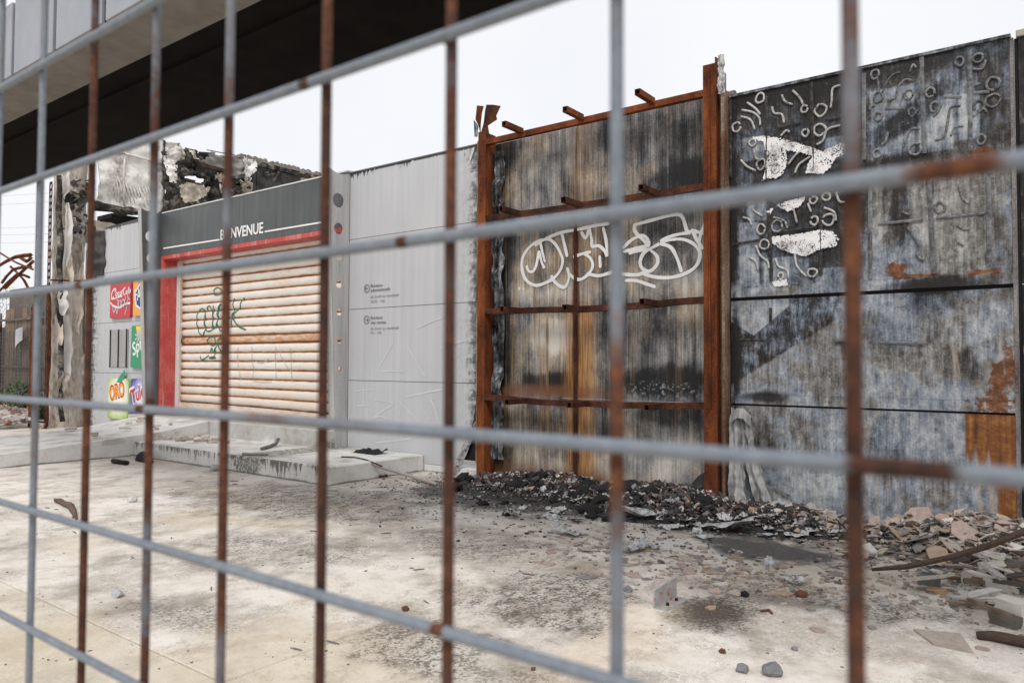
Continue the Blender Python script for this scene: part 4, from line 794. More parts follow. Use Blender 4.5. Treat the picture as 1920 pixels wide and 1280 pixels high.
for q in rem:
    poly = [c7(*p) for p in q]; x0, x1 = min(p[0] for p in poly), max(p[0] for p in poly); z0, z1 = min(p[1] for p in poly), max(p[1] for p in poly); st_ = .0065
    nu, nv = int((x1-x0)/st_)+1, int((z1-z0)/st_)+1
    def keep(u, v):
        x, z = x0+(x1-x0)*u, z0+(z1-z0)*v
        wx, wz = x+.010*mn.noise(Vector((x*60, z*60, 1))), z+.010*mn.noise(Vector((x*60, z*60, 5)))
        return inside(wx, wz, poly) and mn.noise(Vector((x*70, z*70, 2)))+.6*mn.noise(Vector((x*14, z*14, 6)))+1.1*max(0, -1.80-x if x > -1.80 else 0) > -.42 - (.0 if x < -1.85 else -.45*(x+1.85)/.2)
    build('paint_remnant', B().grid(nu, nv, lambda u, v: (x0+(x1-x0)*u, N-.0165+.003*mn.noise(Vector((u*5, v*5, 0))), z0+(z1-z0)*v), keep), WREM, cw)
# next bay beyond the joint
cw2 = thing('charred_wall', (1.2, N, 0), 'soot black burnt wall bay at the right edge beyond the narrow dark joint', 'wall')
m = Mat('sooty_cladding', .7); f = m.noise(9, 7, .7); s = m.noise(1, 5, .6, (10, 1, 2), off=4)
SOOT = m.done(m.ramp(m.add(m.mul(f, .6), m.mul(s, .4)), [(.44, (.008, .008, .008)), (.55, (.03, .028, .027)), (.62, (.16, .15, .145)), (.72, (.52, .50, .48))]), f, .5, .01)
for z0, z1 in ((-.02, 1.06), (1.07, 2.13), (2.14, 3.26), (3.27, 4.2)): build('charred_panel', B().slab(-.325, 3.2, z0, z1, N+.02, .08, .01, 1.6, .12, seed=z0), SOOT, cw2)
build('coping', B().box(-.34, 3.2, N-.0, N+.13, 4.203, 4.26, .006), flat('beige_coping', (.36, .33, .29), .8, .2, 9), cw2)
build('post', B().box(-.354, -.328, N+.03, N+.1, -.02, 4.2), BLACK, cw2)

# ================================================================== CANOPY OVER THE YARD EDGE (between fence and wall)
cn = thing('entrance_canopy', (-3, 2.9, 0), 'overhead grey canopy with soot black underside crossing the top left corner', 'canopy')
zc = 3.615; FY = 2.2
jn = [W(100, 110, FY)[0], W(193, 40, FY)[0]]
d_ = jn[1]-jn[0]
for _ in range(10): jn.insert(0, jn[0]-d_)
while jn[-1] < 3.0: jn.append(jn[-1]+d_)
for a, c in zip(jn[:-1], jn[1:]): build('fascia_panel', B().box(a+.03, c-.03, FY, FY+.03, zc+.015, 4.205, .006), CANF, cn)
build('fascia_backing', B().box(jn[0], jn[-1], FY+.031, FY+.10, zc+.012, 4.20), BLACK, cn)
build('edge_lip', B().box(jn[0], jn[-1], FY, 2.60, zc-.012, zc+.010, .004), CANL, cn)
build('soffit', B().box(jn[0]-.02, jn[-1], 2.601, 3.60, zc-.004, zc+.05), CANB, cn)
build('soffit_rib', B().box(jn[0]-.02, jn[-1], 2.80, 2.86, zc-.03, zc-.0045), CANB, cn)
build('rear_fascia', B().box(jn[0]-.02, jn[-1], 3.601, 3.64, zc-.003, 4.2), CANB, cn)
build('roof_sheet', B().box(jn[0], jn[-1], FY+.101, 3.66, 4.16, 4.2), CANL, cn)
build('end_cap', B().box(jn[0]-.03, jn[0]-.003, FY, 2.60, zc, 4.2), BLACK, cn)
for x in (jn[0]+.12, 2.2): build('post', B().box(x-.06, x+.06, 2.25, 2.37, 0, zc-.013, .006), CANF, cn)

# ================================================================== FENCE IN FRONT
FN = .43; PS = .15
fe = thing('mesh_fence', (-.5, FN, 0), 'close galvanised bar mesh fence with rusty uprights crossing the whole view', 'fence')
VX = [-1.62, -1.465, -1.311, -1.155, -.999, -.843, -.693, -.538, -.387, -.240, -.095, .053, .20, .35]
VR = [.0, .1, .14, .04, .32, .22, .26, .45, .32, .18, .33, .1, .1, .1]
HZ = [.335, .485, .635, .785, .94, 1.0905, 1.2485, 1.398, 1.548, 1.7045, 1.861, 2.017, 2.17]
HR = [-.1, -.1, -.1, -.1, -.14, -.16, -.14, -.06, -.06, -.12, -.14, -.14, -.1]
vb = B().tube([(0, 0, -1.5+.03*k) for k in range(0, 100)], .0047, 10); vmesh = None
for xx, r_ in zip(VX, VR):
    o = bpy.data.objects.new('vertical_bar', vmesh) if vmesh else build('vertical_bar', vb, FENCE, None, True)
    if vmesh is None: vmesh = o.data
    else: C.objects.link(o)
    o.parent = fe; o.location = (xx+.5, .0047, 1.5); o['rust'] = r_
hmesh = None; hb = B().tube([(-1.6+.03*k, 0, 0) for k in range(0, 90)], .0049, 10)
for zz, r_ in zip(HZ, HR):
    o = bpy.data.objects.new('horizontal_bar', hmesh) if hmesh else build('horizontal_bar', hb, FENCE, None, True)
    if hmesh is None: hmesh = o.data
    else: C.objects.link(o)
    o.parent = fe; o.location = (.4, -.0047, zz); o['rust'] = r_
b = B()
for xx in VX:
    for zz in HZ: merge(b, put(chunk_b(.0052, int(xx*100+zz*37), 1, (1.2, 1.2, 1), .5), Matrix.Translation((xx, FN, zz-.003))))
o = build('weld_bead', b, FENCE, fe, True); o['kind'] = 'stuff'; o['rust'] = .24

# ================================================================== BURNT BUILDING BEHIND THE WALL (its side wall runs away from us at x = XB)
XB = -18.0
bb = thing('burnt_building', (XB-1, 8, 0), 'burnt out building shell with white scorched cladding and torn roof edge behind the wall', 'building')
def SB(a, c, s=5.818, ox=290, oz=250): return S(ox+a/s, oz+c/s, XB)
def side(name, y0, y1, z0, z1, mat, amp, sc_, res=.07, holes=(), seed=0, thick=.10, jag=0.0, keepfn=None):
    nu, nv = int((y1-y0)/res)+1, int((z1-z0)/res)+1
    def fn(u, v):
        y, z = y0+(y1-y0)*u, z0+(z1-z0)*v
        return XB+amp*mn.fractal(Vector((y*sc_, z*sc_, seed)), .6, 2.1, 5), y, z
    def keep(u, v):
        y, z = y0+(y1-y0)*u, z0+(z1-z0)*v
        wy, wz = y+jag*mn.noise(Vector((y*4, z*4, 1))), z+jag*mn.noise(Vector((y*4, z*4, 7)))
        if keepfn and not keepfn(wy, wz): return False
        return not any(inside(wy, wz, h) for h in holes)
    b = B().grid(nu, nv, fn, keep); o = build(name, b, mat, bb, True)
    md = o.modifiers.new('thickness', 'SOLIDIFY'); md.thickness = thick; md.offset = 0
    return o
side('white_cladding', 7.98, 9.50, 5.08, 7.1, FOIL, .10, 1.5, .06, seed=2)
b = B()
for k in range(16):                               # folds running down the scorched sheet
    y = 8.15+.085*k; zt = 5.95-.02*k+.12*random.random(); b.tube([(XB+.05, y, zt), (XB+.07, y+.12, zt-.3), (XB+.05, y+.22, 5.2+random.uniform(0, .1))], [.012, .024, .010], 6)
build('cladding_fold', b, FOIL, bb, True)
build('cladding_seam', B().tube([(XB+.06, 8.0, 6.42), (XB+.09, 8.8, 6.40), (XB+.06, 9.5, 6.36)], .025, 6, jit=.3), FOIL, bb, True)
build('cladding_seam', B().tube([(XB+.05, 8.55, 5.1), (XB+.07, 8.52, 5.9), (XB+.05, 8.56, 6.9)], .02, 6, jit=.3), FOIL, bb, True)
build('edge_beam', B().tube([(XB+.02, 7.9+.2*k, 5.06+.03*random.random()) for k in range(10)], [.10*random.uniform(.7, 1.2) for _ in range(10)], 7, jit=.35), BURN, bb)
hole = [SB(*p) for p in ((300, 480), (335, 425), (400, 445), (470, 470), (530, 500), (505, 560), (450, 545), (390, 530), (345, 520))]
top = lambda y, z: z < 6.95 - .20*max(0, min(1, (y-11.0)/.4))*(1 if y < 12.6 else 0) + .06*mn.noise(Vector((y*5, 0, 3)))
side('charred_cladding', 9.45, 12.75, 4.4, 7.0, BURN, .30, 1.1, .055, (hole,), seed=5, jag=.16, keepfn=top)
pale = [SB(*p) for p in ((170, 590), (260, 570), (400, 600), (520, 610), (470, 700), (350, 760), (230, 780), (190, 700))]
def patch(poly, name, mat, off, amp, sd_):
    y0, y1 = min(p[0] for p in poly), max(p[0] for p in poly); z0, z1 = min(p[1] for p in poly), max(p[1] for p in poly)
    b = B().grid(26, 18, lambda u, v: (XB+off+amp*mn.fractal(Vector(((y0+(y1-y0)*u)*1.8, (z0+(z1-z0)*v)*1.8, sd_)), .6, 2.1, 4), y0+(y1-y0)*u, z0+(z1-z0)*v),
        lambda u, v: inside(y0+(y1-y0)*u+.07*mn.noise(Vector((u*9, v*9, sd_))), z0+(z1-z0)*v+.07*mn.noise(Vector((u*9, v*9, sd_+3))), poly)); build(name, b, mat, bb, True)
patch(pale, 'plaster_sheet', INSUL, .42, .14, 2)
GREYSH = flat('ashen_sheet', (.24, .23, .22), .85, .55, 5)
patch([SB(*p) for p in ((400, 330), (500, 250), (640, 280), (780, 290), (980, 350), (900, 520), (760, 520), (640, 440), (520, 400))], 'ashen_sheet', GREYSH, .45, .16, 8)
patch([SB(*p) for p in ((540, 490), (640, 450), (700, 520), (620, 560))], 'ashen_sheet', INSUL, .5, .2, 11)
patch([SB(*p) for p in ((235, 215), (320, 220), (380, 320), (290, 300), (260, 270))], 'torn_scrap', INSUL, .5, .16, 21)
patch([SB(*p) for p in ((40, 120), (200, 160), (240, 300), (140, 330), (60, 280))], 'white_cladding', FOIL, .35, .12, 23)
patch([SB(*p) for p in ((880, 280), (1010, 350), (960, 470), (870, 560), (850, 400))], 'torn_scrap', FOIL, .48, .12, 31)
patch([SB(*p) for p in ((30, 260), (120, 330), (130, 560), (60, 560))], 'torn_scrap', FOIL, .40, .16, 41)
b = B()
for k in range(5): a = [SB(330+k*8, 345+k*16), SB(470+k*10, 395+k*12), SB(620, 430+k*6)]; b.tube([(XB+.55+.03*k, y, z) for y, z in a], .03, 6, jit=.2)
build('collapsed_batten', b, rusty('burnt_batten', (.012, .010, .009), (.045, .028, .022), (.11, .06, .045)), bb)
for k in range(26):
    y, z = SB(random.uniform(560, 980), random.uniform(500, 680)); r = random.uniform(.06, .2)
    b = put(shard_b(r, .03), Matrix.Translation((XB+random.uniform(.35, .7), y, z)) @ Matrix.Rotation(random.uniform(0, 6), 4, 'Z') @ Matrix.Rotation(random.uniform(.5, 2.5), 4, 'X')); build('hanging_scrap', b, random.choice((BURN, BURN, BURNP, INSUL)), bb)
q0, q1 = SB(980, 400), SB(1530, 430)
build('dark_panel', B().box(XB-.05, XB+.28, SB(1000, 400)[0], SB(1050, 400)[0]-.015, 4.4, 6.80), BURNP, bb); build('dark_panel', B().box(XB-.05, XB+.28, SB(1050, 400)[0], SB(1530, 430)[0]-.01, 4.4, 6.82), BURNP, bb)
build('pale_end_panel', B().box(XB-.05, XB+.26, SB(1530, 430)[0], SB(1760, 480)[0]+.5, 4.4, 6.86), INSUL, bb)
for k in range(26):                               # ends of the corrugated roof sheets along the eaves
    px = 880+k*34+random.uniform(-5, 5); y, z = SB(px, 268+(px-880)*.232)
    if k in (8, 9, 19, 23): z -= .05
    if k in (9, 23): continue
    h = [(y+.085*math.cos(a*.5236), .13*math.sin(a*.5236)) for a in range(7)]
    build('roof_sheet_end', B().prism([(p, z-.06+q) for p, q in h], lambda a, c, d: (d, a, c), XB-1.2, XB+.32+random.uniform(-.05, .05)), TILEG, bb)
build('eaves_board', B().tube([(XB+.30, SB(850, 262)[0]+.3*k, SB(850, 262)[1]-.10+.03*mn.noise(Vector((k*.7, 0, 0)))) for k in range(17)], .06, 6, jit=.3), BURN, bb)
build('roof_slope', B().grid(6, 4, lambda u, v: (XB+.2-2.2*v, 13.0+2.6*u, 6.85+.1*v)), BURNP, bb)
build('eaves_cable', B().tube([(XB+.3, *SB(500, 203)), (XB+.3, *SB(650, 232)), (XB+.3, *SB(800, 258))], .012, 5), BLACK, bb)
build('inner_soffit', B().box(XB-1.2, XB-.45, 8.5, 10.0, 4.95, 5.05), BLACK, bb); build('inner_wall', B().box(XB-1.3, XB-1.21, 8.6, 10, 0, 5.05), BLACK, bb)
build('lower_insulation', B().grid(20, 5, lambda u, v: (XB-.15+.1*mn.noise(Vector((u*9, v*4, 0))), 7.8+2.2*u, 4.2+(.56+.08*mn.noise(Vector((u*8, 0, 2))))*v)), INSUL, bb)
# corner column with its skin flaking off
def col_fn(u, v):
    a = u*2*math.pi; z = 6.6*v; r = .38+.09*mn.fractal(Vector((math.cos(a)*1.3, math.sin(a)*1.3, z*.5)), .7, 2.2, 5)
    return XB-.25+.62*r*math.cos(a)*(1 if abs(math.cos(a)) < .9 else .95), 7.48+r*math.sin(a)*.82, z
build('corner_column', B().grid(40, 90, col_fn), PILM, bb, True)
for sd_, (pa, wd, ln) in enumerate((((122, 440), .16, 1.4), ((112, 560), .20, .75), ((108, 600), .16, 1.1), ((122, 655), .28, 1.5), ((148, 560), .14, 1.6), ((112, 730), .22, .8), ((118, 345), .13, .7), ((155, 700), .16, .9), ((128, 500), .12, .9))):
    y, z = S(*pa, XB+.25)
    b = B().grid(4, 14, lambda u, v: (XB+.30+.10*math.sin(v*3+sd_)+.09*abs(u-.5)+.05*mn.noise(Vector((u*3, v*5, sd_))), y+wd*(u-.5)*(1-.7*abs(2*v-1)**3)+.07*mn.noise(Vector((v*5, sd_, 1))), z-ln/2+ln*v))
    build('flaking_skin', b, (flat('flake_white%d' % 0, (.58, .56, .53), .7, .2, 6) if sd_ == 0 else bpy.data.materials['flake_white0']) if sd_ in (0, 1, 3, 6) else (PILM if sd_ % 2 else INSUL), bb, True)
build('column_strap', B().tube([(XB+.32, 6.9, S(100, 528, XB)[1]), (XB+.36, 7.5, S(130, 528, XB)[1]), (XB+.3, 8.0, S(150, 526, XB)[1])], .02, 6), RUST2, bb)
for k, (pa, pb, r) in enumerate((((108, 330), (112, 790), .06), ((172, 440), (168, 790), .035), ((163, 470), (160, 780), .05))):
    y, z = S(*pa, XB+.2); y2, z2 = S(*pb, XB+.2)
    build('standing_rail', B().tube([(XB+.28+.05*mn.noise(Vector((i*.8, k, 0))), y+(y2-y)*i/14+.04*mn.noise(Vector((i*.9, k, 3))), z+(z2-z)*i/14) for i in range(15)], r, 6, jit=.3), (BURN, PILM, INSUL)[k], bb, True)
b = B()
for k in range(60):
    y, z = S(random.uniform(125, 172), random.uniform(330, 440), XB+.2); r = random.uniform(.04, .14)
    merge(b, put(shard_b(r, .03), Matrix.Translation((XB+random.uniform(.05, .35), y, z)) @ Matrix.Rotation(random.uniform(0, 6), 4, 'Z') @ Matrix.Rotation(random.uniform(.3, 2.8), 4, 'X')))
o = build('charred_fragments', b, RUBB, bb); o['kind'] = 'stuff'
# perforated uprights
def perf(x, y, zt, wd, label):
    b = B(); n = int(zt/.15); 
    for a in (0, .5, 1): b.box(x+wd*(a-.5)-.009, x+wd*(a-.5)+.009, y-.006, y+.006, 0, zt)
    for k in range(n+1): b.box(x-wd/2, x+wd/2, y-.005, y+.005, k*.15, k*.15+.06)
    t = thing('perforated_upright', (x, y, 0), label, 'post', 'perforated uprights at the burnt corner')
    build('web', b, RUST2, t); b = B().box(x-wd/2-.012, x+wd/2+.012, y-.05, y+.05, -.01, .012); build('foot_plate', b, RUST3, t); return t
for px, zt, wd, lb in ((64, 5.45, .12, 'outer perforated steel upright standing against the sky left of the burnt column'), (87, 5.4, .10, 'inner perforated steel upright close beside the flaking burnt column')):
    x, y = G(px-2, 803, .0); perf(x, y, zt, wd*1.35, lb)
for i, (xa, xb, pxb, lb) in enumerate(((52, 66, 0, 'narrow rusted corrugated strip standing at the fence end'), (84, 108, 0, 'wide rust brown corrugated strip at the foot of the flaking column'))):
    p = G(xa, 800); q = G(xb, 800); zt = S((xa+xb)/2, 575 if i == 0 else 548, (p[0]+q[0])/2)[1]
    b = B().grid(16, 30, lambda u, v: (p[0]+(q[0]-p[0])*u+.03*math.cos(u*25), p[1]+(q[1]-p[1])*u+.03*math.sin(u*25)+.02*mn.noise(Vector((v*6, u*4, i))), zt*v*(1-.03*math.sin(u*9)))); t = build('corrugated_strip', b, RUST3, None, True, origin=(p[0], p[1], 0)); tag(t, lb, 'metal strip')

# ================================================================== FAR LEFT: old fence, girders, bushes
fx0, fx1, fy = -30, -20.6, 8.2
of = thing('board_fence', ((fx0+fx1)/2, fy, 0), 'weathered grey boards behind wire mesh at the far left', 'fence')
x = fx0
while x < fx1-.1:
    wd = random.uniform(.2, .34); zt = 2.75+random.uniform(-.35, .3)
    build('board', B().box(x, x+wd-.02, fy+.06, fy+.09, .7+random.uniform(-.1, .1), zt), random.choice((PLANK, PLANK, WOOD)), of); x += wd
build('low_wall', B().box(fx0, fx1, fy+.05, fy+.25, -.1, .72), flat('old_block_wall', (.27, .265, .25), .9, .3, 6), of)
for z in (.75, 1.3, 2.6): build('cross_rail', B().box(fx0, fx1, fy+.0, fy+.05, z, z+.06), PLANK, of)
b = B()
x = fx0
while x < fx1: b.box(x, x+.008, fy-.06, fy-.052, 0, 2.3); x += .10
z = .05
while z < 2.3: b.box(fx0, fx1, fy-.062, fy-.054, z, z+.008); z += .10
build('wire_mesh', b, GREYW, of)
for x in (-27.5, -24.2, -20.75): build('post', B().box(x-.04, x+.04, fy-.05, fy-.0, 0, 2.5), RUST2, of)
gg = thing('twisted_girders', (-22, 9.0, 2.6), 'bent rusty girders tangled above the far left fence', 'girders')
def gpt(px, py, y=9.2): x, z = W(px, py, y); return (x, y, z)
for i, (pts, r) in enumerate(((((0, 474), (30, 492), (62, 505)), .05), (((0, 497), (28, 482), (58, 478)), .10), (((4, 530), (25, 505), (58, 500)), .08), (((10, 540), (30, 520), (62, 490)), .10), (((0, 545), (30, 515), (55, 520)), .07), (((20, 500), (45, 525), (62, 560)), .08), (((35, 480), (50, 490), (58, 483)), .10))):
    P = spline([gpt(*p, 9.0+.15*i)[::2] for p in pts], 4); build('girder', B().tube([(a, 9.0+.15*i, c) for a, c in P[::2]], r*.62, 4), RUST if i % 2 else RUST3, gg)
build('support_stack', B().box(-26, -21.0, 9.0, 9.9, 0, gpt(30, 545)[2]), PLANK, gg)
def bush(x, y, h, r, n, label):
    t = thing('bush', (x, y, 0), label, 'bush', 'bushes at the far left fence'); b = B()
    for k in range(n):
        a = random.uniform(0, 6.28); q = r*random.random()**.5; z = h*random.random()**.8*(1-.5*(q/r)**2); s = random.uniform(.03, .07)
        M = Matrix.Translation((x+q*math.cos(a), y+.6*q*math.sin(a), z+.03)) @ Matrix.Rotation(random.uniform(0, 6.28), 4, 'Z') @ Matrix.Rotation(random.uniform(-1, 1), 4, 'X')
        merge(b, put(B().add([(-s*.4, 0, 0), (0, -s, .01), (s*.4, 0, 0), (0, s, -.01)], [(0, 1, 2, 3)]), M))
    build('leaves', b, LEAF, t); b = B()
    for k in range(7): a = random.uniform(0, 6.28); b.tube([(x, y, 0), (x+r*.4*math.cos(a), y+r*.3*math.sin(a), h*.5), (x+r*.8*math.cos(a), y+r*.5*math.sin(a), h*.9)], [.012, .008, .004], 5)
    build('stem', b, WOOD, t)
for (px, py, h, r, n, lb) in ((8, 793, .95, .9, 1500, 'larger green bush growing through the wire mesh at the far left'), (42, 796, .6, .5, 700, 'smaller green bush beside the brick rubble at the far left')):
    x, y = G(px, py-8); bush(x, 7.9, h, r, n, lb)
x, y = G(83, 866); bush(x+.02, y, .10, .16, 160, 'small green weed growing at the foot of the ramp')
x, y = W(12, 525, 16.0); bush(x, 16.0, y+.3, 1.6, 3000, 'distant green shrub top between the rusty girders')
ba = B().grid(6, 3, lambda u, v: (W(28, 650, fy-.1)[0]+.5*u, fy-.10-.05*math.sin(u*3), W(28, 655, fy-.1)[1]+.5*v*(1-.3*u)+.25*u)); tag(build('plastic_scrap', ba, flat('milky_plastic', (.40, .41, .43), .4, .3, 6), None, True, origin=(W(28, 650, fy)[0], fy-.1, W(28, 655, fy)[1])), 'milky plastic scrap caught on the wire mesh at far left', 'plastic')
for i, py in enumerate((368, 384, 428, 441, 456)):
    p = W(0, py, 38); q = W(64, py+5, 38); dx = q[0]-p[0]; k = (q[1]-p[1])/dx
    o = build('overhead_wire', B().tube([(p[0]-30, 38, p[1]-30*k), (p[0], 38, p[1]), (p[0]+60, 38, p[1]+60*k*.6-.6)], .012, 5), GREYW); tag(o, 'thin overhead wire crossing the sky at the far left', 'wire', 'overhead wires at far left')
# power pole that carries the wires, out of view
o = build('utility_pole', B().tube([(p[0]-30, 38, 0), (p[0]-30, 38, 16)], .16, 10), WOOD); tag(o, 'wooden pole carrying the overhead wires far left', 'pole')
o = build('utility_pole', B().tube([(p[0]+60, 38.0, 0), (p[0]+60, 38, 15)], .16, 10), WOOD); tag(o, 'wooden pole carrying the overhead wires behind the wall', 'pole')

# ================================================================== RUBBLE
b = B().grid(130, 56, lambda u, v: (-6.6+9.0*u, 5.7+1.74*v, max(-.008, mound(-6.6+9.0*u, 5.7+1.74*v)-.006)), lambda u, v: mound(-6.6+9.0*u, 5.7+1.74*v) > .006)
m = Mat('ash_bed', .95); c = m.noise(22, 6, .7); q = m.sm(m.x, -1.7, -1.1)
dirt = m.done(m.mix(q, m.ramp(c, [(.4, (.016, .015, .015)), (.6, (.065, .06, .058))]), m.ramp(c, [(.4, (.07, .062, .055)), (.6, (.22, .19, .165))])), c, .8, .02)
tag(build('ash_ground', b, dirt, None, True), kind='structure')
rng = random.Random(3)
def lay(b, x, y, z, r, t, tilt, seed, fl=1.0): return merge(b, put(shard_b(r, t, seed=seed, flat_=fl), Matrix.Translation((x, y, z)) @ Matrix.Rotation(rng.uniform(0, 6.28), 4, 'Z') @ Matrix.Rotation(rng.uniform(-tilt, tilt), 4, 'X') @ Matrix.Rotation(rng.uniform(-tilt, tilt), 4, 'Y')))
ch = B()
for k in range(9000):
    if k < 7600: x = rng.choice((-4.9, -3.5, -2.4))+rng.gauss(0, .75); y = 7.42-abs(rng.gauss(0, .62))
    else: x = rng.gauss(-4.5, 1.3); y = 7.3-abs(rng.gauss(0, .95))
    if y > 7.40 or (x > -2.0 and y > 6.9) or (-2.35 < x < -1.6 and 5.75 < y < 6.3) or (x < -7 and y > 5.75): continue
    hz = max(0, mound(x, y)); r = rng.uniform(.008, .022)*(1.2 if hz > .05 else .8) if k % 3 else rng.uniform(.02, .05)*(1.2 if hz > .05 else .5)
    lay(ch, x, y, hz+rng.uniform(0, .02) if hz > .02 else .001, r, r*rng.uniform(.12, .55), .9 if hz > .03 else .15, k, rng.uniform(.4, 1))
tag(build('charred_rubble', ch, RUBB), kind='stuff', label='heaped charred black and rusty rubble along the foot of the frame', cat='rubble')
tr_ = B()
for k in range(4300):
    if k < 2600: x = rng.gauss(-.55, .75); y = 7.40-abs(rng.gauss(0, .75))
    elif k < 3050: x = rng.gauss(-2.2, .8); y = rng.gauss(5.15, .26)
    else: x = rng.uniform(-.75, 1.6)+rng.gauss(0, .25); y = rng.uniform(5.2, 6.6)
    if y > 7.40 or x > 2.2 or (-2.35 < x < -1.6 and 5.75 < y < 6.3) or x < -5: continue
    hz = max(0, mound(x, y)); r = rng.uniform(.012, .048)*(rng.choice((1, 1.2, 1.9)) if hz > .04 else .8)
    lay(tr_, x, y, hz+rng.uniform(0, .015) if hz > .01 else .001, r, rng.uniform(.004, .011), .85 if hz > .03 else .06, 9000+k, rng.uniform(.5, 1))
tag(build('tile_rubble', tr_, TILR), kind='stuff', label='scattered crumbs of broken pinkish tile across the yard by the burnt wall', cat='rubble')
m = Mat('grit_mix', .9); i = m.island(); BRMIX = m.done(m.ramp(i, [(0, (.10, .085, .07)), (.4, (.20, .165, .135)), (.6, (.05, .045, .04)), (.8, (.24, .14, .09)), (1, (.36, .33, .29))]))
gt = B()
for k in range(2200):
    x = rng.uniform(-8.5, 1.2); y = rng.uniform(1.2, 6.6)
    if rng.random() > .25+.75*max(0, mn.noise(Vector((x*.9, y*.9, 3)))+.25) or (y > 5.75 and x < -7.0) : continue
    r = rng.uniform(.003, .010); lay(gt, x, y, 0, r, r*.4, .1, 20000+k, rng.uniform(.3, 1))
tag(build('loose_grit', gt, BRMIX), kind='stuff', label='loose dark grit sprinkled over the concrete yard', cat='grit')
br = B()
for k in range(420):
    px = rng.uniform(-20, 62); x, y = G(px, rng.uniform(788, 830)); r = rng.uniform(.04, .14)
    if x > -18.4: continue
    d = max(0, 1-((x+20.5)/2.6)**2-((y-6.9)/1.3)**2); lay(br, x, y, d*.30+rng.uniform(0, .05), r, r*.5, .6, 30000+k)
m = Mat('brick_rubble_mix', .9); i = m.island()
BRM = m.done(m.ramp(i, [(0, (.34, .30, .27)), (.35, (.45, .42, .39)), (.55, (.26, .14, .10)), (.75, (.16, .14, .13)), (1, (.5, .48, .46))]))
tag(build('brick_rubble', br, BRM), kind='stuff', label='low heap of brick and plaster rubble at the far left fence', cat='rubble')

# separate shards one could lift off the pile
COLS = []
for nm, cc in (('pinkish', (.38, .295, .255)), ('buff', (.40, .345, .29)), ('grey', (.22, .205, .20)), ('tan', (.34, .25, .18)), ('pale', (.50, .47, .435))): COLS.append((nm, flat('tile_'+nm, cc, .85, .3, 22)))
pool = [shard_b(1, .10, seed=s, flat_=random.uniform(.55, 1)) for s in range(12)]
meshes = []; shards = {}
for b_ in pool:
    for nm, mt in COLS:
        me = bpy.data.meshes.new('tile_shard'); me.from_pydata(b_.v, [], b_.f); me.update(); me.materials.append(mt)
        bm = bmesh.new(); bm.from_mesh(me); bmesh.ops.recalc_face_normals(bm, faces=bm.faces); bm.to_mesh(me); bm.free(); shards.setdefault(nm, []).append(me); meshes.append(me)
meshes = shards['buff'][:4]+shards['pinkish'][4:8]+shards['pale'][8:]
def loose(name, me, x, y, z, s, label, cat, group, tilt=.3, zs=None):
    o = bpy.data.objects.new(name, me); C.objects.link(o); o.location = (x, y, z); o.scale = (s, s, zs or max(.06, min(s*.8, .13)))
    o.rotation_euler = (rng.uniform(-tilt, tilt), rng.uniform(-tilt, tilt), rng.uniform(0, 6.28)); return tag(o, label, cat, group)
def pick():
    nm = rng.choices([c_[0] for c_ in COLS], (4, 3, 2.2, 1.6, 2))[0]; return nm, rng.choice(shards[nm])
def size_word(s, lo, hi): return 'small' if s < lo else ('large' if s > hi else 'medium')
for k in range(150):
    x = rng.gauss(-.55, .62); y = 7.30-abs(rng.gauss(0, .62))
    if x > 1.5 or x < -1.75 or y < 5.3: continue
    s = rng.uniform(.05, .135); nm, me = pick(); wz = 'left end' if x < -1.0 else ('middle' if x < -.45 else 'right end'); wy = 'close to the wall' if y > 6.95 else ('halfway out' if y > 6.45 else 'at its front edge')
    loose('tile_shard', me, x, y, max(0, mound(x, y))+.03, s, '%s %s tile shard on the %s of the tile pile, %s' % (size_word(s, .08, .108), nm, wz, wy), 'tile shard', 'tile shards piled against the charred wall', .7)
for k in range(120):
    x = rng.gauss(-2.1, .75); y = rng.gauss(5.2, .36)
    if (-2.35 < x < -1.6 and 5.75 < y < 6.3) or y > 6.4: continue
    s = rng.uniform(.035, .085); nm, me = pick(); wz = 'left of the dark ash patch' if x < -2.4 else ('in front of the dark ash patch' if x < -1.6 else 'right of the dark ash patch'); wy = 'nearer the wall' if y > 5.35 else ('nearer the viewer' if y < 5.0 else 'midway')
    loose('tile_shard', me, x, y, 0.001, s, '%s %s tile shard on concrete %s, %s' % (size_word(s, .05, .068), nm, wz, wy), 'tile shard', 'tile shards scattered on the concrete', .03, .07)
big = [((1735, 1020), .15, .30, .35, 'large pinkish tile slab tilted on top of the rubble pile'), ((1795, 985), .17, .36, .5, 'longest tile slab leaning at the wall foot above the pile'), ((1755, 1000), .17, .28, .25, 'long tan tile slab lying across the back of the rubble pile'), ((1840, 1045), .14, .3, .4, 'broad grey tile slab on the right part of the rubble pile')]
for (pp, s, h, tl, lb) in big:
    x, y = G(*pp, h); o = loose('tile_slab', rng.choice(meshes), x, min(y, 7.2), max(mound(x, min(y, 7.2))+.05, .08), s, lb, 'tile slab', None, tl*.5, .14); o.rotation_euler.x = tl*.6; o.scale.y *= .55; o.scale.x *= 1.25
x, y = G(1776, 1200)
o = loose('tile_slab', meshes[3], x, y, .0, .17, 'big flat tile slab lying alone on the clean concrete in front', 'tile slab', None, 0, .12)
for i, (px, py, s) in enumerate(((1060, 1030, .07), (1085, 1020, .08), (1070, 1042, .075), (1100, 1032, .085), (1120, 1025, .07), (1045, 1105, .06), (1025, 1104, .05))):
    x, y = G(px, py); loose('tile_shard', meshes[(i*5) % 12], x, y, .004*i, s, 'pale tile shard in the small cluster before the char heap, %s' % ('at its left', 'at its back', 'at its front', 'at its right', 'in its middle', 'lying apart to the front', 'lying apart to the left')[i], 'tile shard', 'pale tile shards in a small group', .08)
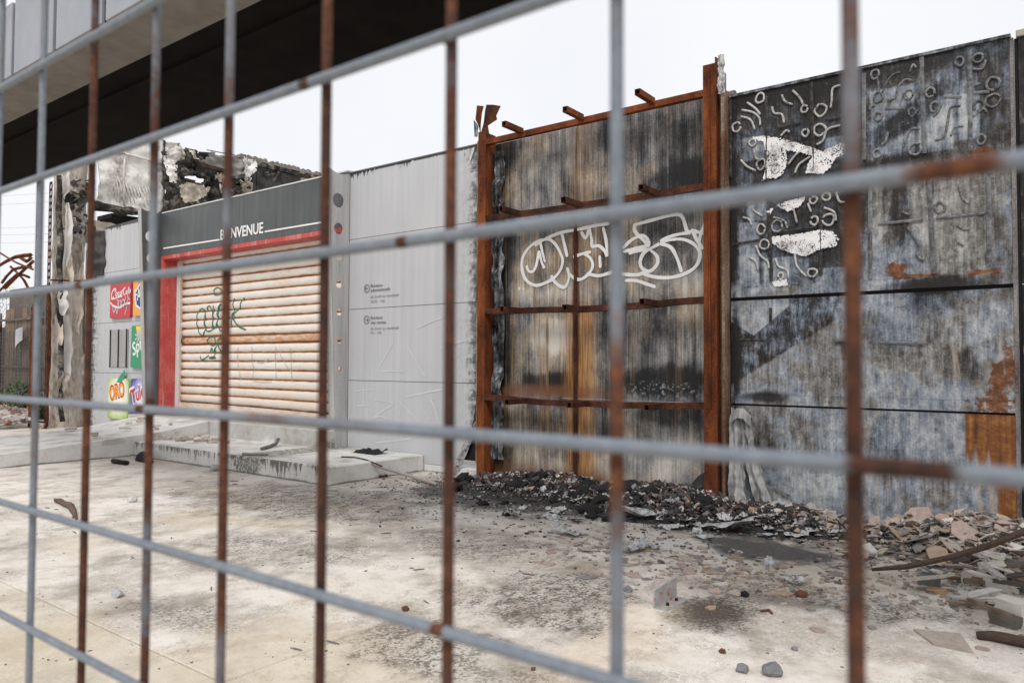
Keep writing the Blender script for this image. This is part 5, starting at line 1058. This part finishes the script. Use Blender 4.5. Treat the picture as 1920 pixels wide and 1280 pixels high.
# ash flakes and bent sheet scraps
fl = []
for s in range(5):
    b = B().grid(9, 6, lambda u, v: ((u-.5)*2, (v-.5)*1.1*(1-.4*abs(u-.5)), .25+.35*mn.noise(Vector((u*3, v*3, s)))+.3*(u-.5)**2), lambda u, v: mn.noise(Vector((u*4, v*4, s+9))) > -.35); me = bpy.data.meshes.new('ash_flake'); me.from_pydata(b.v, [], b.f); me.update(); me.materials.append(ASH); me.polygons.foreach_set('use_smooth', [True]*len(me.polygons)); fl.append(me)
for k in range(56):
    x = rng.choice((-4.6, -3.3, -2.4, -1.9))+rng.gauss(0, .55); y = 6.75-abs(rng.gauss(0, .5))
    if (-2.35 < x < -1.6 and 5.75 < y < 6.3) or x > -1.2: continue
    s = rng.uniform(.04, .11); loose('ash_flake', fl[k % 5], x, y, max(0, mound(x, y))+.002, s, '%s ash flake on the char heap, %s, %s' % (size_word(s, .06, .088), 'left part' if x < -3.9 else ('middle part' if x < -2.8 else 'by the right rusty post'), 'deep in the heap' if y > 6.5 else 'at the front edge'), 'ash flake', 'ash flakes on the charred rubble', .3, s*.9)
for (px, py, s, lb) in ((1365, 985, .24, 'largest pale crumpled sheet lying at the foot of the right rusty post'), (1290, 975, .15, 'crumpled white sheet scrap in front of the right rusty post'), (1200, 965, .20, 'long pale strip scrap slanting across the middle of the char heap'), (960, 958, .14, 'yellowish white scrap on the left half of the char heap'), (1060, 990, .15, 'folded pale scrap at the front edge of the char heap'), (1190, 1020, .14, 'flat white scrap lying before the char heap, close to the tile group')):
    x, y = G(px, py, .05); loose('sheet_scrap', fl[rng.randrange(5)], x, y, max(0, mound(x, y))+.01, s, lb, 'sheet scrap', None, .25, s*.8)
for k in range(30):
    x = rng.gauss(-3.9, 1.1); y = 7.2-abs(rng.gauss(0, .55))
    if x > -2.0: continue
    b = chunk_b(rng.uniform(.04, .085), k, 1, (1.2, .9, .7), .6) if k == 0 else None
    if k == 0: lump = build('char_lump', b, BLACK, None, origin=(0, 0, 0)); o = lump
    else: o = lump.copy(); C.objects.link(o)
    o.location = (x, y, max(0, mound(x, y))); q = rng.uniform(.6, 1.5); o.scale = (q, q*rng.uniform(.7, 1.2), q*.8); o.rotation_euler = (rng.uniform(-.3, .3), rng.uniform(-.3, .3), rng.uniform(0, 6)); tag(o, '%s black charcoal lump in the heap, %s, %s' % (size_word(q, .9, 1.2), 'below the left rusty post' if x < -5 else ('below the rusty seam' if x < -4.2 else ('right of the rusty seam' if x < -3.2 else 'by the right rusty post')), 'near the sheets' if y > 6.85 else 'further out'), 'charcoal', 'charcoal lumps below the rusty frame')
for k in range(26):
    x = rng.gauss(-4.2, 1.2); y = 7.3-abs(rng.gauss(0, .6)); 
    if x > -2.2: continue
    o = loose('rusty_flake', meshes[k % 12], x, y, max(0, mound(x, y))+.02, rng.uniform(.05, .11), 'rust brown metal flake in the char heap, %s, %s' % ('below the left rusty post' if x < -5 else ('below the rusty seam' if x < -4.2 else ('right of the rusty seam' if x < -3.2 else 'by the right rusty post')), 'near the sheets' if y > 6.85 else 'further out'), 'metal flake', 'rusty flakes below the rusty frame', .5)
    if k == 0: rme = meshes[k % 12].copy(); rme.materials.clear(); rme.materials.append(RUST2)
    o.data = rme

# single things on the ground
def ground_tube(name, pts, r, mat, label, cat, seg=8, z=None, jit=.12):
    P = [G(*p[:2], p[2] if len(p) > 2 else 0) for p in pts]; rr = r if isinstance(r, list) else [r]*len(P)
    b = B().tube([(x, y, (p[2] if len(p) > 2 else 0)+q*.9) for (x, y), p, q in zip(P, pts, rr)], rr, seg, jit=jit); return tag(build(name, b, mat, None, True, origin=(P[0][0], P[0][1], 0)), label, cat)
DARKB = flat('dark_brown_bark', (.075, .05, .038), .9, .5, 50)
ground_tube('wooden_pole', [(1635, 1070, .03), (1700, 1066, .08), (1780, 1050, .16), (1850, 1030, .25), (1930, 998, .36), (1990, 970, .42)], [.012, .017, .019, .021, .023, .024], DARKB, 'brown bent pole lying over the right end of the tile pile', 'pole')
ground_tube('log', [(1832, 1197), (1860, 1200), (1890, 1207), (1935, 1216), (1990, 1224)], [.022, .028, .030, .029, .028], DARKB, 'short brown log lying at the right edge on bare concrete', 'log')
ground_tube('charred_stick', [(105, 941), (113, 944), (122, 949), (131, 954), (138, 963), (143, 975)], [.022, .030, .026, .031, .022, .012], BARK, 'burnt brown stick lying alone on the left concrete', 'stick', 7, None, .35)
ground_tube('charred_stick', [(440, 817, .22), (455, 820, .22), (475, 822, .22), (497, 823, .22)], [.035, .05, .04, .03], BLACK, 'black charred stick lying on the concrete step near the sill', 'stick')
ground_tube('bent_pipe', [(491, 844, .22), (505, 840, .22), (517, 835, .24), (522, 826, .30)], .026, flat('grey_bent_pipe', (.14, .135, .13), .6, .4), 'short bent grey pipe end lying on the concrete step', 'pipe')
ground_tube('charred_stick', [(455, 853, .22), (480, 854, .22), (502, 854, .22)], .018, flat('greyish_stick', (.22, .20, .18), .8, .3), 'thin grey stick near the front edge of the concrete step', 'stick')
ground_tube('charred_stick', [(212, 868), (225, 870), (238, 872)], .035, BLACK, 'short black charred stub left of the step corner', 'stick')
ground_tube('fallen_pipe', [(690, 868, .20), (715, 878, .13), (745, 887, .06), (780, 898, .03), (818, 910, .0)], .020, flat('pinkish_pipe', (.36, .30, .28), .6, .3), 'thin pale pipe slanting from the step end down to the ground', 'pipe')
ground_tube('cable', [(640, 857, .225), (665, 858, .225), (685, 862, .225), (705, 870, .2), (728, 880, .1)], .008, RUST2, 'thin brown cable lying over the end of the step', 'cable')
x, y = G(675, 850, .22)
b = B().grid(10, 5, lambda u, v: (x-.20+.5*u, y+.25*v, .225+.05*mn.noise(Vector((u*5, v*4, 2)))+.05*abs(math.sin(u*8))*v)); tag(build('burnt_scrap', b, BLACK, None, True, origin=(x, y, .22)), 'black burnt scrap lying on the end of the step by the grey wall', 'scrap')
x, y = G(275, 862)
b = B().grid(16, 5, lambda u, v: (x-.30+.75*u, y-.02-.12*u+.20*(v-.5)*math.sin(u*3.1), .0+.14*math.sin(u*3.1)*math.sin(v*3.1)**.5+.004)); tag(build('rubber_scrap', b, BLACK, None, True, origin=(x, y, 0)), 'black curved rubber strip on the ground at the left step corner', 'scrap')
for i, (px, py, r) in enumerate(((703, 891, .07), (718, 895, .055))):
    x, y = G(px, py); b = B().tube([(x+r*math.cos(a*.5236), y+r*.9*math.sin(a*.5236), .015+.01*i) for a in range(13)], .014, 6); tag(build('rusty_coil', b, RUST2, None, True, origin=(x, y, 0)), ('larger flat', 'smaller flat')[i]+' rusty coil lying at the right end of the step', 'coil')
x, y = G(732, 890); b = B().tube([(x+.05*math.cos(a*.5236), y, .058+.05*math.sin(a*.5236)) for a in range(13)], .014, 6); tag(build('rusty_coil', b, RUST2, None, True, origin=(x, y, 0)), 'upright rusty ring leaning beside the step end', 'coil')
for (pp, r, mat, lb) in (((1447, 1264), .046, STONE, 'grey round stone at the bottom edge of the yard'), ((1391, 1258), .032, STONE, 'dark jagged stone left of the grey round stone'), ((1396, 1117), .026, BLACK, 'small black lump on the dark stain'), ((1503, 1118), .034, BRICK, 'brown clod on the pale concrete right of the dark stain'), ((1490, 1218), .016, STONE, 'tiny grey pebble near the middle of the front concrete'), ((1355, 1223), .018, BRICK, 'tiny red brick chip on the front concrete'), ((1177, 1108), .03, STONE, 'small grey stone near the bracket plate'), ((220, 1118), .035, flat('pale_stone', (.45, .45, .45), .8, .2), 'pale flat stone on the left concrete behind the fence'), ((760, 1144), .022, BRICK, 'small red chip on the concrete right of the centre joint'), ((1000, 1255), .012, BRICK, 'tiny brown chip at the bottom centre of the yard'), ((405, 882), .07, flat('grey_lump', (.30, .30, .29), .8, .3), 'grey lump at the foot of the step front'), ((247, 1116-175), .05, flat('white_lump', (.56, .55, .53), .8, .2), 'white lump on the ground before the step')):
    x, y = G(*pp); tag(build('stone', chunk_b(r, pp[0], 2, (1, 1, .8), .5), mat, None, origin=(0, 0, 0)), lb, 'stone').location = (x, y, 0)
x, y = G(1443+3, 1146); ground_tube('twig', [(1427, 1147), (1442, 1145), (1447, 1151)], .008, BRICK, 'short reddish twig on the pale concrete', 'twig'); 
ground_tube('stick', [(1785, 1124), (1805, 1126), (1826, 1129)], .014, flat('pale_stick', (.42, .40, .37), .8, .25), 'pale straight stick lying before the tile pile', 'stick')
# L shaped plate
x0, y0 = G(1226, 1140); x1, y1 = G(1268, 1118); dv = Vector((x1-x0, y1-y0, 0)); ln = dv.length; dv.normalize(); nv = Vector((dv.y, -dv.x, 0))
lp = thing('bracket_plate', (x0, y0, 0), 'grey L shaped metal plate with red marks standing on the concrete', 'bracket')
m = Mat('plate_metal', .5, 0, .4); f = m.noise(18, 5); s = m.noise(9, 4, .6, (1, 1, 2.5), off=3)
PLM = m.done(m.mix(m.sm(s, .57, .63), m.ramp(f, [(.35, (.29, .285, .275)), (.65, (.42, .415, .405))]), (.42, .10, .07)), f, .1)
P0 = Vector((x0, y0, 0)); fnp = lambda a, c, d: tuple(P0+dv*a+nv*d+Vector((0, 0, c)))
build('upright_plate', B().prism([(0, .006), (ln, .006), (ln, .125), (ln*.8, .12), (0, .105)], fnp, -.004, .004), PLM, lp)
build('foot_plate', B().prism([(0, 0), (ln, 0), (ln, .0055), (0, .0055)], fnp, -.004, .085), PLM, lp)
for a in (.3, .7): c_ = P0+dv*(ln*a)+nv*.045; build('bolt', B().tube([(c_.x, c_.y, .0056), (c_.x, c_.y, .022)], .010, 6), RUST2, lp)
# blocks and planks at the right edge
def plank(px, py, L_, wd, h, rz, mat, label, cat, name='plank', tilt=0.0, z=0.0):
    x, y = G(px, py, z); bm = bmesh.new(); bmesh.ops.create_cube(bm, size=1)
    bmesh.ops.subdivide_edges(bm, edges=bm.edges[:], cuts=2)
    for q in bm.verts: n = mn.noise(Vector((q.co.x*3+px, q.co.y*3, q.co.z*3))); q.co = Vector((q.co.x*L_*(1+.12*n), q.co.y*wd*(1+.25*n), (q.co.z+.5)*h*(1+.12*n)))
    o = build(name, B().bm(bm), mat, None, origin=(0, 0, 0)); o.location = (x, y, z); o.rotation_euler = (0, tilt, rz); return tag(o, label, cat)
plank(1855, 1098, .34, .09, .06, -.62, PALEW, 'thick pale block with a dark side lying below the bent pole', 'block', 'broken_block')
plank(1905, 1160, .15, .15, .11, -.5, PALEW, 'pale block chunk at the right edge above the log', 'block', 'broken_block')
plank(1885, 1172, .14, .07, .06, -.4, PLANK, 'small grey block chunk left of the pale block chunk', 'block', 'broken_block')
plank(1742, 1097, .12, .07, .06, -.3, flat('dark_block', (.12, .12, .12), .9, .3, 40), 'small dark grey block in front of the tile pile', 'block', 'broken_block')
plank(1757, 1110, .10, .06, .025, -.2, flat('orange_chip', (.44, .28, .14), .85, .15), 'orange tan tile chip beside the dark grey block', 'tile chip', 'tile_chip')
for i in range(16):
    px, py = rng.uniform(1820, 1935), rng.uniform(1085, 1150)
    plank(px, py, rng.uniform(.10, .28), rng.uniform(.018, .035), rng.uniform(.015, .03), rng.uniform(-.9, .5), (WOOD, PALEW, PLANK, WOOD)[i % 4], ('brown', 'pale', 'grey', 'brown')[i % 4]+' splintered lath in the heap right of the pale block, %s' % ('near the block' if px < 1860 else ('midway' if px < 1900 else 'at the edge')), 'lath', 'wood_lath', rng.uniform(-.15, .15), rng.uniform(.0, .06))['group'] = 'splintered laths at the right edge'
for i in range(9):
    px, py = rng.uniform(1850, 1940), rng.uniform(1030, 1085)
    plank(px, py, rng.uniform(.10, .22), rng.uniform(.04, .07), rng.uniform(.012, .035), rng.uniform(-1.2, .8), (PALEW, TILE, PLANK)[i % 3], ('pale', 'buff', 'grey')[i % 3]+' broken board piece, on the right end of the pile, %s' % ('left' if px < 1880 else ('centre' if px < 1910 else 'by the frame edge')), 'board piece', 'board_piece', rng.uniform(-.4, .4), .14)['group'] = 'broken board pieces at the right end'
# tile bits on the step and the ramp
for i in range(46):
    if i < 26: px, py, z = rng.gauss(345, 30), rng.gauss(819, 5), .22
    elif i < 34: px, py, z = rng.uniform(395, 430), rng.uniform(822, 832), .22
    else:
        y = rng.uniform(5.3, 7.0); x = rng.uniform(-13.9, -11.95); z = .185+(y-4)*.083 if y < 6.15 else .33+(y-6.15)*.142
        loose('tile_shard', meshes[i % 12], x, y, z+.002, rng.uniform(.06, .12), 'buff tile shard on the sloping ramp, %s, %s' % ('near the step' if x > -12.6 else 'away from the step', 'high up' if y > 6.3 else 'lower down'), 'tile shard', 'tile shards on the ramp', .06, .3); continue
    x, y = G(px, py, z)
    if not (-11.7 < x < -7.1 and 5.9 < y < 7.05): continue
    loose('tile_shard', meshes[i % 12], x, y, z+.001, rng.uniform(.06, .13), 'buff tile shard lying on the low concrete step', 'tile shard', 'tile shards on the step', .12, .35)
x, y = G(373, 812, .22); o = loose('tile_slab', meshes[1], x, y+.1, .33, .15, 'reddish tile slab leaning upright against the sill at the step back', 'tile slab', None, 0, .2); o.rotation_euler = (1.2, .2, .3)
# twigs and chips over the left yard
for i in range(40):
    x, y = rng.uniform(-9.5, -3.0), rng.uniform(2.2, 5.6); a = rng.uniform(-.9, .9); l = rng.uniform(.03, .10)
    o = tag(build('twig', B().tube([(0, 0, .004), (l*.5*math.cos(a), l*.5*math.sin(a), .007), (l*math.cos(a), l*math.sin(a)+.01, .004)], [.003, .005, .003], 5), (WOOD, BARK, STONE)[i % 3], None, origin=(0, 0, 0)), '%s dry twig on the concrete, %s, %s' % (size_word(l, .05, .075), 'before the step' if x < -7 else ('before the grey wall' if x < -5.5 else 'before the rusty rack'), 'far out' if y > 4.4 else ('midway' if y > 3.2 else 'near the fence')), 'twig', 'dry twigs on the yard'); o.location = (x, y, 0)
